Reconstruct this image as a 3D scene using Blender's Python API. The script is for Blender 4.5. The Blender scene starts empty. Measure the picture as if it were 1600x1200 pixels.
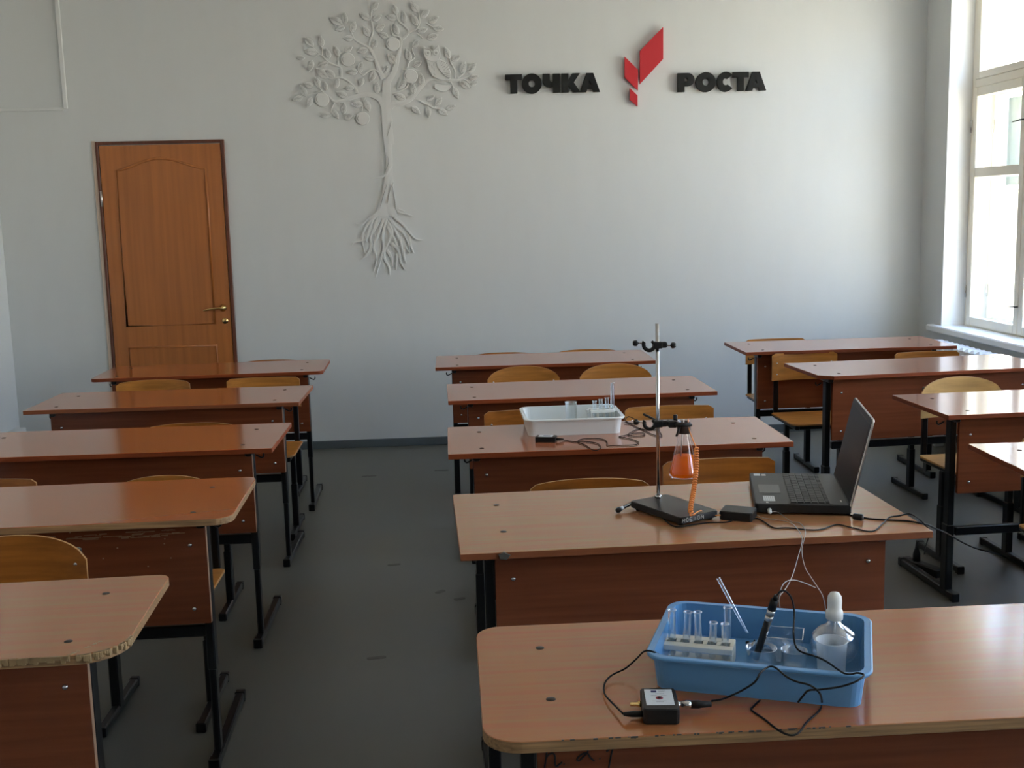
import bpy, math, random
from mathutils import Vector, Matrix
S = bpy.context.scene
COL = S.collection
R = math.radians
rnd = random.Random(7)

# ------------------------------------------------------------------ camera, world, sun, exposure
F = 1773.884
CR = Vector((0.99781666, -0.06111566, -0.02503566))
CU = Vector((0.03389624, 0.14855287, 0.98832337))
CW = Vector((0.05668291, 0.98701414, -0.15030012))
CO = Vector((0, 0, 1.57284))
cd = bpy.data.cameras.new('camera'); cam = bpy.data.objects.new('camera', cd); COL.objects.link(cam)
cd.sensor_width = 36; cd.lens = F / 1600 * 36; cd.clip_start = .05; cd.clip_end = 300
M = Matrix((( CR.x, CU.x, -CW.x, CO.x), (CR.y, CU.y, -CW.y, CO.y), (CR.z, CU.z, -CW.z, CO.z), (0, 0, 0, 1)))
cam.matrix_world = M
S.camera = cam

SKY_STRENGTH = 9.5
SUN_STRENGTH = 30.0
EXPOSURE = 0.86
w = bpy.data.worlds.new('sky'); S.world = w; w.use_nodes = True
nt = w.node_tree; nt.nodes.clear()
o_ = nt.nodes.new('ShaderNodeOutputWorld'); bg = nt.nodes.new('ShaderNodeBackground')
tc = nt.nodes.new('ShaderNodeTexCoord'); sx = nt.nodes.new('ShaderNodeSeparateXYZ'); rp = nt.nodes.new('ShaderNodeValToRGB')
mr_ = nt.nodes.new('ShaderNodeMapRange'); mr_.inputs['From Min'].default_value = -1
nt.links.new(tc.outputs['Generated'], sx.inputs[0]); nt.links.new(sx.outputs['Z'], mr_.inputs[0]); nt.links.new(mr_.outputs[0], rp.inputs[0])
cr_ = rp.color_ramp                                   # bright snowy ground below the horizon, hazy horizon, blue sky above
cr_.elements[0].position = .0; cr_.elements[0].color = (.98, .91, .77, 1)
cr_.elements[1].position = 1.0; cr_.elements[1].color = (.22, .42, .90, 1)
for p_, c_ in ((.49, (1.0, .93, .80)), (.52, (1.0, .96, .90)), (.66, (.48, .68, 1.0))): e_ = cr_.elements.new(p_); e_.color = (*c_, 1)
nt.links.new(rp.outputs[0], bg.inputs[0]); bg.inputs[1].default_value = SKY_STRENGTH
nt.links.new(bg.outputs[0], o_.inputs[0])
sl = bpy.data.lights.new('sun', 'SUN'); so = bpy.data.objects.new('sun', sl); COL.objects.link(so)
sl.energy = SUN_STRENGTH; sl.color = (1.0, .90, .68); sl.angle = R(.6)
so.rotation_euler = Vector((1.0, .25, -.85)).to_track_quat('-Z', 'Y').to_euler()   # from behind the building, onto the houses opposite
S.view_settings.view_transform = 'Standard'; S.view_settings.look = 'None'
S.view_settings.exposure = EXPOSURE; S.view_settings.gamma = 1; S.view_settings.use_curve_mapping = False
S.cycles.max_bounces = 14; S.cycles.diffuse_bounces = 6; S.cycles.glossy_bounces = 5
S.cycles.transparent_max_bounces = 40; S.cycles.transmission_bounces = 10
S.cycles.sample_clamp_indirect = 8; S.cycles.caustics_refractive = False; S.cycles.caustics_reflective = False

D, XL, XR = 7.686, -2.877, 3.286
YB, ZC = -3.0, 3.2
WINY = [(5.88, 7.33), (3.42, 4.87), (.96, 2.41), (-1.5, -.05)]
WZ0, WZ1 = .76, 3.02
for (a, b) in WINY:                                   # light portals in the window openings
    l = bpy.data.lights.new('daylight_portal', 'AREA'); l.shape = 'RECTANGLE'; l.size = b - a; l.size_y = WZ1 - WZ0
    l.cycles.is_portal = True
    p = bpy.data.objects.new('daylight_portal', l); COL.objects.link(p)
    p.location = (XR + .42, (a + b) / 2, (WZ0 + WZ1) / 2); p.rotation_euler = Vector((-1, 0, 0)).to_track_quat('-Z', 'Z').to_euler()

# ------------------------------------------------------------------ pixel rays (1600 x 1200 frame) used while measuring
def ray(u, v): return (CR * ((u - 800) / F) - CU * ((v - 600) / F) + CW)
def wY(u, v, Y): d = ray(u, v); return CO + d * (Y / d.y)
def wZ(u, v, Z): d = ray(u, v); return CO + d * ((Z - CO.z) / d.z)

# ------------------------------------------------------------------ materials
def mat(name, col=(.5, .5, .5), rough=.5, metal=0, spec=.5, coat=0, emit=None, alpha=None):
    m = bpy.data.materials.new(name); m.use_nodes = True; b = m.node_tree.nodes['Principled BSDF']
    b.inputs['Base Color'].default_value = (*col, 1); b.inputs['Roughness'].default_value = rough
    b.inputs['Metallic'].default_value = metal; b.inputs['Specular IOR Level'].default_value = spec
    b.inputs['Coat Weight'].default_value = coat; b.inputs['Coat Roughness'].default_value = .10
    return m
def nodes(m): return m.node_tree, m.node_tree.nodes['Principled BSDF']
def noise_mix(m, c1, c2, scale=(1, 1, 1), nscale=5, detail=4, lo=.3, hi=.7, bump=0, bscale=None, bdist=.001, gen='Object', rough=None):
    t, b = nodes(m); N = t.nodes.new; L = t.links.new
    tc = N('ShaderNodeTexCoord'); mp = N('ShaderNodeMapping'); mp.inputs['Scale'].default_value = scale
    oi = N('ShaderNodeObjectInfo'); ad = N('ShaderNodeVectorMath'); ad.operation = 'ADD'
    L(tc.outputs[gen], ad.inputs[0]); mu = N('ShaderNodeMath'); mu.operation = 'MULTIPLY'; mu.inputs[1].default_value = 9.0
    L(oi.outputs['Random'], mu.inputs[0]); L(mu.outputs[0], ad.inputs[1]); L(ad.outputs[0], mp.inputs[0])
    n = N('ShaderNodeTexNoise'); n.inputs['Scale'].default_value = nscale; n.inputs['Detail'].default_value = detail
    L(mp.outputs[0], n.inputs['Vector']); r = N('ShaderNodeValToRGB')
    r.color_ramp.elements[0].position = lo; r.color_ramp.elements[0].color = (*c1, 1)
    r.color_ramp.elements[1].position = hi; r.color_ramp.elements[1].color = (*c2, 1)
    L(n.outputs['Fac'], r.inputs[0]); L(r.outputs[0], b.inputs['Base Color'])
    if rough:
        rr = N('ShaderNodeMapRange'); rr.inputs['To Min'].default_value = rough[0]; rr.inputs['To Max'].default_value = rough[1]
        L(n.outputs['Fac'], rr.inputs[0]); L(rr.outputs[0], b.inputs['Roughness'])
    if bump:
        bp = N('ShaderNodeBump'); bp.inputs['Strength'].default_value = bump; bp.inputs['Distance'].default_value = bdist
        n2 = N('ShaderNodeTexNoise'); n2.inputs['Scale'].default_value = bscale or nscale; n2.inputs['Detail'].default_value = 3
        L(mp.outputs[0], n2.inputs['Vector']); L(n2.outputs['Fac'], bp.inputs['Height']); L(bp.outputs[0], b.inputs['Normal'])
    return m
def wood(name, c, var=.25, rough=.16, spec=.5, coat=0, axis=0, ns=3.0):
    var *= 1.35
    m = mat(name, c, rough, spec=spec, coat=coat)
    sc = [22, 22, 22]; sc[axis] = .8
    c1 = tuple(x * (1 - var) for x in c); c2 = tuple(min(1, x * (1 + var)) for x in c)
    if coat: a = .17 * c[1]; c1 = (c[0] + a, c[1] - a * .8, c[2] - a * .2); c2 = (c[0] - a, c[1] + a * .8, c[2] + a * .2)
    return noise_mix(m, c1, c2, tuple(sc), ns, 5, .3, .7)
def thin_glass(name, tint=(1, 1, 1), base=.04, edge=.55, rough=.02, gcol=(1, 1, 1), power=None):
    m = bpy.data.materials.new(name); m.use_nodes = True; t = m.node_tree; t.nodes.clear(); N = t.nodes.new; L = t.links.new
    o = N('ShaderNodeOutputMaterial'); mx = N('ShaderNodeMixShader'); tr = N('ShaderNodeBsdfTransparent'); gl = N('ShaderNodeBsdfGlossy')
    tr.inputs[0].default_value = (*tint, 1); gl.inputs[0].default_value = (*gcol, 1); gl.inputs['Roughness'].default_value = rough
    lw = N('ShaderNodeLayerWeight'); lw.inputs[0].default_value = .35; mr = N('ShaderNodeMapRange')
    mr.inputs['To Min'].default_value = base; mr.inputs['To Max'].default_value = edge
    L(lw.outputs['Facing'], mr.inputs[0]); L(mr.outputs[0], mx.inputs[0]); L(tr.outputs[0], mx.inputs[1]); L(gl.outputs[0], mx.inputs[2]); L(mx.outputs[0], o.inputs[0])
    return m
def milky(name, col=(.85, .88, .9), fac=.35):
    m = bpy.data.materials.new(name); m.use_nodes = True; t = m.node_tree; b = t.nodes['Principled BSDF']; N = t.nodes.new; L = t.links.new
    b.inputs['Base Color'].default_value = (*col, 1); b.inputs['Roughness'].default_value = .3
    tr = N('ShaderNodeBsdfTransparent'); mx = N('ShaderNodeMixShader'); mx.inputs[0].default_value = fac
    L(tr.outputs[0], mx.inputs[1]); L(b.outputs[0], mx.inputs[2]); L(mx.outputs[0], t.nodes['Material Output'].inputs[0])
    return m

m_wall = mat('wall_paint', (.64, .66, .67), .42, spec=.35)
noise_mix(m_wall, (.632, .652, .655), (.647, .667, .670), (1, 1, .25), 9, 4, .3, .7, bump=.10, bscale=70, bdist=.001)
m_ceil = mat('ceiling_paint', (.82, .81, .78), .8)
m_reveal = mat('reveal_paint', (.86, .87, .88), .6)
m_floor = mat('linoleum', (.16, .16, .14), .4, spec=.4)
noise_mix(m_floor, (.088, .088, .077), (.128, .126, .110), (1, .5, 1), 2.2, 8, .3, .7, bump=.08, bscale=30, bdist=.001, rough=(.3, .5))
m_base = mat('baseboard_paint', (.10, .12, .13), .4)
m_winp = mat('window_paint', (.84, .80, .69), .35)
m_sill = mat('sill_paint', (.82, .84, .86), .3)
m_pane = thin_glass('window_glass', (.97, .98, .98), .03, .24)
m_tree = mat('white_relief', (.675, .69, .69), .5)
m_black = mat('black_letter', (.006, .007, .007), .5, spec=.3)
m_red = mat('red_panel', (.52, .024, .034), .35, spec=.4)
m_halo = mat('pale_backing', (.78, .8, .8), .4)
m_steel = mat('black_steel', (.005, .005, .006), .3, spec=.4)
m_steel_edge = mat('black_plastic_cap', (.01, .01, .01), .5)
m_chrome = mat('chrome', (.55, .55, .56), .12, metal=1)
m_bolt = mat('bolt_zinc', (.6, .58, .56), .2, metal=1)
m_screw = mat('screw_dark', (.04, .028, .02), .6)
m_brass = mat('brass', (.75, .5, .2), .22, metal=1)
tops = {
 'M': wood('laminate_top_rose', (.36, .115, .050), .13, .15, .5, .32),
 'M4': wood('laminate_top_tan', (.40, .185, .082), .10, .17, .5, .25),
 'M5': wood('laminate_top_orange', (.37, .135, .050), .16, .17, .5, .25),
 'L': wood('laminate_top_cherry', (.37, .102, .028), .13, .13, .5, .32),
 'L5': wood('laminate_top_worn', (.40, .16, .068), .14, .2, .5, .25),
 'R': wood('laminate_top_right', (.34, .12, .065), .12, .15, .5, .32)}
m_edge_red = wood('edge_band_red', (.22, .046, .013), .1, .45, .25)
m_edge_tan = wood('edge_chipboard', (.30, .17, .075), .3, .6, ns=9)
m_edge_m4 = wood('edge_band_tan', (.22, .07, .028), .1, .45, .25)
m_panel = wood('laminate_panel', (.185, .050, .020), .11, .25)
m_panel_lit = wood('laminate_panel_lit', (.235, .064, .026), .09, .25)  # same laminate, colour lightened for the window light on the right column
m_pedge = mat('panel_edge', (.36, .2, .12), .5)
m_ply = wood('plywood_back', (.46, .19, .040), .18, .3, ns=2.2)
m_ply2 = wood('plywood_back_dark', (.36, .125, .022), .22, .28, ns=2.2)
m_ply3 = wood('plywood_back_pale', (.56, .33, .12), .14, .3, ns=2.0)
m_plyedge = mat('plywood_edge', (.40, .2, .07), .5)
m_door = wood('door_laminate', (.41, .14, .034), .10, .28, axis=2, ns=1.4)
m_dframe = wood('door_frame_wood', (.12, .035, .015), .2, .4, axis=2)
m_dpale = mat('door_casing_pale', (.62, .5, .4), .5)
m_blue = mat('blue_plastic', (.115, .30, .56), .3, spec=.5)
m_white_pl = mat('white_plastic', (.72, .75, .75), .35)
m_rack = mat('rack_plastic', (.66, .64, .56), .5)
m_glass = thin_glass('lab_glass', (.93, .96, .98), .07, .95, gcol=(.97, .98, 1))
m_glass2 = thin_glass('flask_glass', (.96, .97, .98), .025, .5, gcol=(.97, .98, 1))
m_milk = milky('frosted_plastic', (.75, .82, .88), .45)
m_cap = mat('rubber_bulb', (.80, .80, .77), .45)
m_blk = mat('black_plastic', (.009, .009, .010), .42, spec=.35)
m_lap = mat('laptop_shell', (.016, .016, .016), .4, spec=.22)
m_key = mat('laptop_keys', (.014, .014, .015), .45, spec=.25)
m_screen = mat('laptop_screen', (.006, .006, .006), .35, spec=.12)
m_silver = mat('silver_trim', (.55, .52, .5), .3, metal=1)
m_label = mat('label_paper', (.62, .66, .70), .5)
m_ink = mat('label_ink', (.03, .03, .12), .6)
m_inkred = mat('label_ink_red', (.3, .03, .06), .6)
m_pen = mat('pen_ink', (.015, .008, .006), .7)
m_paint_w = mat('white_marker', (.42, .42, .40), .7)
m_cable = mat('black_cable', (.005, .005, .006), .55, spec=.2)
m_cable_w = mat('white_cable', (.34, .31, .29), .5)
m_coil = mat('orange_cable', (.85, .30, .07), .4)
m_liquid = bpy.data.materials.new('orange_liquid'); m_liquid.use_nodes = True
_t = m_liquid.node_tree; _b = _t.nodes['Principled BSDF']; _b.inputs['Base Color'].default_value = (.98, .23, .006, 1); _b.inputs['Roughness'].default_value = .08
_b.inputs['Specular IOR Level'].default_value = .15
_tr = _t.nodes.new('ShaderNodeBsdfTransparent'); _tr.inputs[0].default_value = (1.0, .38, .02, 1)
_ts = _t.nodes.new('ShaderNodeBsdfTranslucent'); _ts.inputs[0].default_value = (1.0, .42, .01, 1)
_m1 = _t.nodes.new('ShaderNodeMixShader'); _m1.inputs[0].default_value = .65; _m2 = _t.nodes.new('ShaderNodeMixShader'); _m2.inputs[0].default_value = .7
_t.links.new(_b.outputs[0], _m1.inputs[1]); _t.links.new(_ts.outputs[0], _m1.inputs[2]); _t.links.new(_tr.outputs[0], _m2.inputs[1]); _t.links.new(_m1.outputs[0], _m2.inputs[2])
_t.links.new(_m2.outputs[0], _t.nodes['Material Output'].inputs[0])
m_rad = mat('radiator_paint', (.75, .77, .78), .35)
m_facade = mat('facade_plaster', (.80, .77, .70), .9)
m_fwin = mat('far_window_glass', (.010, .019, .022), .9, spec=0)
_fw = nodes(bpy.data.materials['far_window_glass'])[1]; _fw.inputs['IOR'].default_value = 1.0; m_fwinf = mat('far_window_frame', (.8, .8, .78), .6)
m_mark = mat('floor_hole', (.060, .056, .048), .5)

# ------------------------------------------------------------------ mesh builder
class MB:
    def __init__(s): s.v = []; s.f = []; s.mi = []; s.sm = []
    def add(s, vs, fs, mi=0, sm=False, X=None):
        k = len(s.v); s.v += [tuple((X @ Vector(v)) if X else v) for v in vs]
        s.f += [tuple(i + k for i in f) for f in fs]; s.mi += [mi] * len(fs) if isinstance(mi, int) else mi; s.sm += [sm] * len(fs)
    def box(s, a, b, mi=0, X=None):
        x0, y0, z0 = a; x1, y1, z1 = b
        s.add([(x0, y0, z0), (x1, y0, z0), (x1, y1, z0), (x0, y1, z0), (x0, y0, z1), (x1, y0, z1), (x1, y1, z1), (x0, y1, z1)],
              [(0, 3, 2, 1), (4, 5, 6, 7), (0, 1, 5, 4), (1, 2, 6, 5), (2, 3, 7, 6), (3, 0, 4, 7)], mi, False, X)
        return s
    def bbox(s, a, b, r=.002, mi=0, X=None):        # box with chamfered edges
        x0, y0, z0 = a; x1, y1, z1 = b; r = min(r, (x1 - x0) / 2.01, (y1 - y0) / 2.01, (z1 - z0) / 2.01)
        out = [(x0 + r, y0), (x1 - r, y0), (x1, y0 + r), (x1, y1 - r), (x1 - r, y1), (x0 + r, y1), (x0, y1 - r), (x0, y0 + r)]
        s.slab(out, z0, z1, r, mi, mi, X); return s
    def slab(s, out, z0, z1, r=.0, mtop=0, mside=0, X=None, cham_bottom=True):
        n = len(out); cx = sum(p[0] for p in out) / n; cy = sum(p[1] for p in out) / n
        def inset(d):
            res = []
            for i in range(n):
                p, q, t = Vector(out[i - 1]), Vector(out[i]), Vector(out[(i + 1) % n])
                e1 = (q - p); e2 = (t - q)
                if e1.length < 1e-9 or e2.length < 1e-9: res.append(tuple(q)); continue
                e1.normalize(); e2.normalize(); n1 = Vector((-e1.y, e1.x)); n2 = Vector((-e2.y, e2.x)); b = n1 + n2
                if b.length < 1e-6: b = n1
                b.normalize(); k = max(.35, b.dot(n1)); res.append(tuple(q + b * (d / k)))
            return res
        if r > 0: rings = [(inset(r), z0), (out, z0 + r), (out, z1 - r), (inset(r), z1)]
        else: rings = [(out, z0), (out, z1)]
        vs = []; 
        for o, z in rings: vs += [(x, y, z) for x, y in o]
        fs = []; mi = []
        for k in range(len(rings) - 1):
            for i in range(n):
                j = (i + 1) % n; fs.append((k * n + i, k * n + j, (k + 1) * n + j, (k + 1) * n + i)); mi.append(mtop if (r > 0 and k == len(rings) - 2) else mside)
        fs.append(tuple(range(n - 1, -1, -1))); mi.append(mside); q = (len(rings) - 1) * n; fs.append(tuple(q + i for i in range(n))); mi.append(mtop)
        s.add(vs, fs, mi, False, X); return s
    def tube(s, pts, r, n=8, mi=0, cap=True, closed=False, X=None, flat=None):
        pts = [Vector(p) for p in pts]; m = len(pts); rr = r if isinstance(r, (list, tuple)) else [r] * m
        vs = []; up = None
        for i, p in enumerate(pts):
            a = pts[(i - 1) % m] if (closed or i > 0) else p; b = pts[(i + 1) % m] if (closed or i < m - 1) else p
            t = (b - a); t = t.normalized() if t.length > 1e-9 else Vector((0, 0, 1))
            if up is None: up = Vector((0, 0, 1)) if abs(t.z) < .9 else Vector((1, 0, 0))
            x = t.cross(up)
            if x.length < 1e-6: x = t.cross(Vector((0, 1, .1)))
            x.normalize(); y = x.cross(t).normalized(); up = y
            for k in range(n):
                an = 2 * math.pi * (k + .5) / n; vs.append(tuple(p + (x * math.cos(an) + y * math.sin(an)) * rr[i]))
        fs = []
        for i in range(m if closed else m - 1):
            j = (i + 1) % m
            for k in range(n):
                l = (k + 1) % n; fs.append((i * n + k, i * n + l, j * n + l, j * n + k))
        if cap and not closed: fs.append(tuple(range(n - 1, -1, -1))); fs.append(tuple((m - 1) * n + k for k in range(n)))
        s.add(vs, fs, mi, n > 5, X); return s
    def lathe(s, prof, n=20, mi=0, X=None, cap0=False, cap1=False):
        vs = []; m = len(prof)
        for r, z in prof:
            for k in range(n): a = 2 * math.pi * k / n; vs.append((r * math.cos(a), r * math.sin(a), z))
        fs = [(i * n + k, i * n + (k + 1) % n, (i + 1) * n + (k + 1) % n, (i + 1) * n + k) for i in range(m - 1) for k in range(n)]
        if cap0: fs.append(tuple(range(n - 1, -1, -1)))
        if cap1: fs.append(tuple((m - 1) * n + k for k in range(n)))
        s.add(vs, fs, mi, True, X); return s
    def build(s, name, mats, parent=None, **kw):
        me = bpy.data.meshes.new(name); me.from_pydata(s.v, [], s.f); me.validate(verbose=False)
        for m in (mats if isinstance(mats, (list, tuple)) else [mats]): me.materials.append(m)
        if len(me.polygons) == len(s.f):
            me.polygons.foreach_set('material_index', s.mi); me.polygons.foreach_set('use_smooth', s.sm)
        me.update(); o = bpy.data.objects.new(name, me); COL.objects.link(o); o.parent = parent
        tag(o, **kw); return o
def tag(o, label=None, cat=None, group=None, kind=None):
    if label: o['label'] = label
    if cat: o['category'] = cat
    if group: o['group'] = group
    if kind: o['kind'] = kind
    return o
def empty(name, loc=(0, 0, 0), rz=0, **kw):
    o = bpy.data.objects.new(name, None); o.empty_display_size = .1; COL.objects.link(o); o.location = loc; o.rotation_euler = (0, 0, rz); tag(o, **kw); return o
def kids(o): return [c for c in bpy.data.objects if c.parent == o]
def copy_tree(o, parent=None):
    c = o.copy(); COL.objects.link(c); c.parent = parent
    for ch in kids(o): copy_tree(ch, c)
    return c
def T(x=0, y=0, z=0): return Matrix.Translation((x, y, z))
def RX(a): return Matrix.Rotation(a, 4, 'X')
def RY(a): return Matrix.Rotation(a, 4, 'Y')
def RZ(a): return Matrix.Rotation(a, 4, 'Z')
def smooth_path(pts, k=6):
    P = [Vector(p) for p in pts]; out = []
    for i in range(len(P) - 1):
        p0 = P[max(i - 1, 0)]; p1 = P[i]; p2 = P[i + 1]; p3 = P[min(i + 2, len(P) - 1)]
        for j in range(k):
            t = j / k; out.append(.5 * ((2 * p1) + (p2 - p0) * t + (2 * p0 - 5 * p1 + 4 * p2 - p3) * t * t + (3 * p1 - p0 - 3 * p2 + p3) * t ** 3))
    out.append(P[-1]); return out
def rrect(x0, y0, x1, y1, rs, n=6):                   # rounded rectangle, ccw; rs = radii (ll, lr, ur, ul)
    if not isinstance(rs, (list, tuple)): rs = [rs] * 4
    out = []
    for (cx, cy, a0, r) in ((x0, y0, 180, rs[0]), (x1, y0, 270, rs[1]), (x1, y1, 0, rs[2]), (x0, y1, 90, rs[3])):
        sxx = 1 if cx == x0 else -1; syy = 1 if cy == y0 else -1
        if r <= .0005: out.append((cx, cy)); continue
        for k in range(n + 1):
            a = R(a0 + 90 * k / n); out.append((cx + sxx * r + r * math.cos(a), cy + syy * r + r * math.sin(a)))
    return out
KS = dict(kind='structure')

# ------------------------------------------------------------------ room shell
MB().box((XL - .3, YB - .3, -.2), (XR + .55, D + .3, 0)).build('floor', m_floor, **KS)
MB().box((XL - .3, YB - .3, ZC), (XR + .55, D + .3, ZC + .3)).build('ceiling', m_ceil, **KS)
back = MB().box((XL - .3, D, 0), (XR + .55, D + .3, ZC)).build('wall_back', m_wall, **KS)
MB().box((XL - .3, YB, 0), (XL, D, ZC)).build('wall_left', m_wall, **KS)
MB().box((XL - .3, YB - .3, 0), (XR + .55, YB, ZC)).build('wall_front', m_wall, **KS)
mb = MB(); ys = [YB] + [y for ab in sorted(WINY) for y in ab] + [D]
XO = XR + .40
for i in range(0, len(ys), 2): mb.box((XR, ys[i], 0), (XO, ys[i + 1], ZC))
for a, b in WINY: mb.box((XR, a, 0), (XO, b, WZ0 - .04)); mb.box((XR, a, WZ1), (XO, b, ZC))
mb.build('wall_right', m_wall, **KS)
# plastered window reveals
for i, (a, b) in enumerate(WINY):
    m_ = MB(); t = .004
    m_.box((XR, a, WZ0 - .04), (XO, a + t, WZ1)); m_.box((XR, b - t, WZ0 - .04), (XO, b, WZ1)); m_.box((XR, a, WZ1 - t), (XO, b, WZ1))
    m_.build('trim_%d' % (i + 1), m_reveal, **KS)
# baseboards
bl = [(-1.40, XR)]
mb = MB().bbox((-1.403, D - .016, 0), (XR, D, .055), .003).bbox((XL, D - .016, 0), (-2.25, D, .055), .003); mb.build('baseboard_back', m_base, **KS)
MB().bbox((XL, YB, 0), (XL + .016, D - .016, .055), .003).build('baseboard_left', m_base, **KS)
MB().bbox((XR - .016, YB, 0), (XR, D - .016, .055), .003).build('baseboard_right', m_base, **KS)
# linoleum wear marks (old bolt holes), pieces of the floor
fl = bpy.data.objects['floor']
for (x, y, a, l) in ((-.288, 3.908, 10, .07), (-.495, 6.797, 0, .09), (-.055, 6.879, 0, .09), (-.27, 5.0, 8, .06), (-.06, 4.6, 40, .05), (.02, 4.5, 20, .05)):
    X = T(x, y, 0) @ RZ(R(a)); MB().slab(rrect(-l / 2, -.012, l / 2, .012, .01, 3), .0002, .0012, 0, X=X).build('worn_mark', m_mark, fl)

# windows (double casements)
def rect_frame(mb, x0, x1, y0, y1, z0, z1, wd, r=.004):
    mb.bbox((x0, y0, z0), (x1, y0 + wd, z1), r); mb.bbox((x0, y1 - wd, z0), (x1, y1, z1), r)
    mb.bbox((x0, y0 + wd, z0), (x1, y1 - wd, z0 + wd), r); mb.bbox((x0, y0 + wd, z1 - wd), (x1, y1 - wd, z1), r)
TR = 2.285
for i, (a, b) in enumerate(WINY):
    W = empty('window_%d' % (i + 1), (0, 0, 0), **KS)
    for x in (XR + .155, XR + .30):
        f = MB(); rect_frame(f, x, x + .07, a + .004, b - .004, WZ0 - .03, WZ1 - .004, .05); mid = (a + b) / 2
        f.bbox((x, a + .05, TR - .005), (x + .07, b - .05, TR + .045), .003)
        f.bbox((x, mid - .02, TR), (x + .07, mid + .02, WZ1 - .05), .003)
        f.build('casing', m_winp, W)
        for (p, q) in ((a + .045, mid - .002), (mid + .002, b - .045)):
            s = MB(); rect_frame(s, x - .012, x + .035, p, q, WZ0 + .0, TR - .008, .055)
            s.bbox((x - .010, p + .055, 1.715), (x + .03, q - .055, 1.775), .003)
            sash = s.build('sash', m_winp, W)
            for (z0, z1) in ((WZ0 + .055, 1.722), (1.77, TR - .063)):
                MB().box((x + .010, p + .055, z0), (x + .014, q - .055, z1)).build('pane', m_pane, sash)
            for hz in (.98, 2.04):
                hy = q if q > mid + .1 else p
                MB().tube([(x - .018, hy, hz - .04), (x - .018, hy, hz), (x - .018, hy, hz + .04)], .006, 8).build('hinge', m_bolt, sash)
            for lz in (.93, 2.03): MB().tube([(x - .012, mid, lz), (x - .03, mid, lz), (x - .034, mid + .02, lz), (x - .034, mid + .11, lz - .005)], .004, 6).build('latch_hook', m_blk, sash)
            s2 = MB(); rect_frame(s2, x + .0, x + .04, p, q, TR + .047, WZ1 - .055, .045); up = s2.build('transom_sash', m_winp, W)
            MB().box((x + .010, p + .045, TR + .09), (x + .014, q - .045, WZ1 - .10)).build('pane', m_pane, up)
    MB().bbox((XR - .05, a - .12, .708), (XR + .16, b + .13, .752), .008).build('window_sill', m_sill, W)
    MB().bbox((XR + .225, a, .70), (XR + .30, b, .74), .003).build('inner_sill', m_winp, W)

# far side: yard and the sunlit houses
hs = empty('building', (18, 30, -3.4), label='pale sunlit building with large grey-blue windows seen through the right window', cat='building')
f = MB().box((0, 0, 0), (8, 34, 8.6)); f.build('wall', m_facade, hs)
MB().box((-.35, -.4, 8.6), (8.3, 34.4, 8.9)).build('roof', m_fwinf, hs)
for k in range(6):
    y0 = 33.2 - 30 + k * 4.9
    for z0 in (5.4, ):
        MB().bbox((-.12, y0 - .1, z0 - .1), (.05, y0 + 2.6, z0 + 2.85), .02).build('window', m_fwinf, hs)
        MB().box((-.14, y0, z0), (-.11, y0 + 2.5, z0 + 2.7)).build('pane', m_fwin, bpy.data.objects[-1] if False else kids(hs)[-1])

# ------------------------------------------------------------------ door
dx0, dx1, dz = -2.243, -1.404, 2.085
dr = empty('door_1', (0, 0, 0), **KS)
MB().bbox((dx0 - .012, D - .012, 0), (dx0 + .012, D, dz + .006), .002).build('casing', m_dpale, dr)
f = MB().bbox((dx0 + .012, D - .02, 0), (dx0 + .030, D, dz), .002).bbox((dx1 - .022, D - .02, 0), (dx1, D, dz), .002).bbox((dx0 + .030, D - .02, dz - .02), (dx1 - .022, D, dz), .002)
f.build('door_frame', m_dframe, dr)
leaf = MB().bbox((dx0 + .034, D - .016, .01), (dx1 - .026, D - .001, dz - .025), .002).build('door_leaf', m_door, dr)
def moulding(pts, r=.009):
    m = MB(); P = [Vector((x, D - .0165, z)) for x, z in pts]; m.tube(P, r, 8, closed=True)
    m.v = [(x, D - .0165 + (y - (D - .0165)) * .55, z) for x, y, z in m.v]
    m.build('panel_moulding', m_door, leaf)
px0, px1 = -2.112, -1.535
arch = [(px0, .88), (px1, .88), (px1, 1.9)]
for k in range(1, 24):
    t = k / 24; x = px1 + (px0 - px1) * t; arch.append((x, 1.90 + .072 * (math.sin(math.pi * t) ** 1.6)))
arch.append((px0, 1.9)); moulding(arch)
moulding([(px0, .2), (px1, .2), (px1, .735), (px0, .735)])
MB().lathe([(0, 0), (.024, 0), (.024, .006), (.012, .01), (.01, .04), (0, .04)], 16, X=T(-1.477, D - .017, .985) @ RX(R(90))).build('handle_rose', m_brass, leaf)
MB().tube(smooth_path([(-1.477, D - .05, .985), (-1.50, D - .055, .986), (-1.55, D - .056, .983), (-1.60, D - .054, .973)]), [.009] * 6 + [.008] * 6 + [.007] * 7, 8).build('door_handle', m_brass, leaf)
MB().lathe([(0, 0), (.02, 0), (.02, .006), (0, .006)], 16, X=T(-1.468, D - .017, .898) @ RX(R(90))).build('keyhole_plate', m_brass, leaf)
MB().bbox((-1.471, D - .0245, .885), (-1.465, D - .0225, .907), .0005).build('keyhole', m_blk, leaf)
for z in (1.72, .35): MB().tube([(dx0 + .03, D - .026, z - .05), (dx0 + .03, D - .026, z), (dx0 + .03, D - .026, z + .05)], .008, 8).build('hinge', m_silver, leaf)

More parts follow.
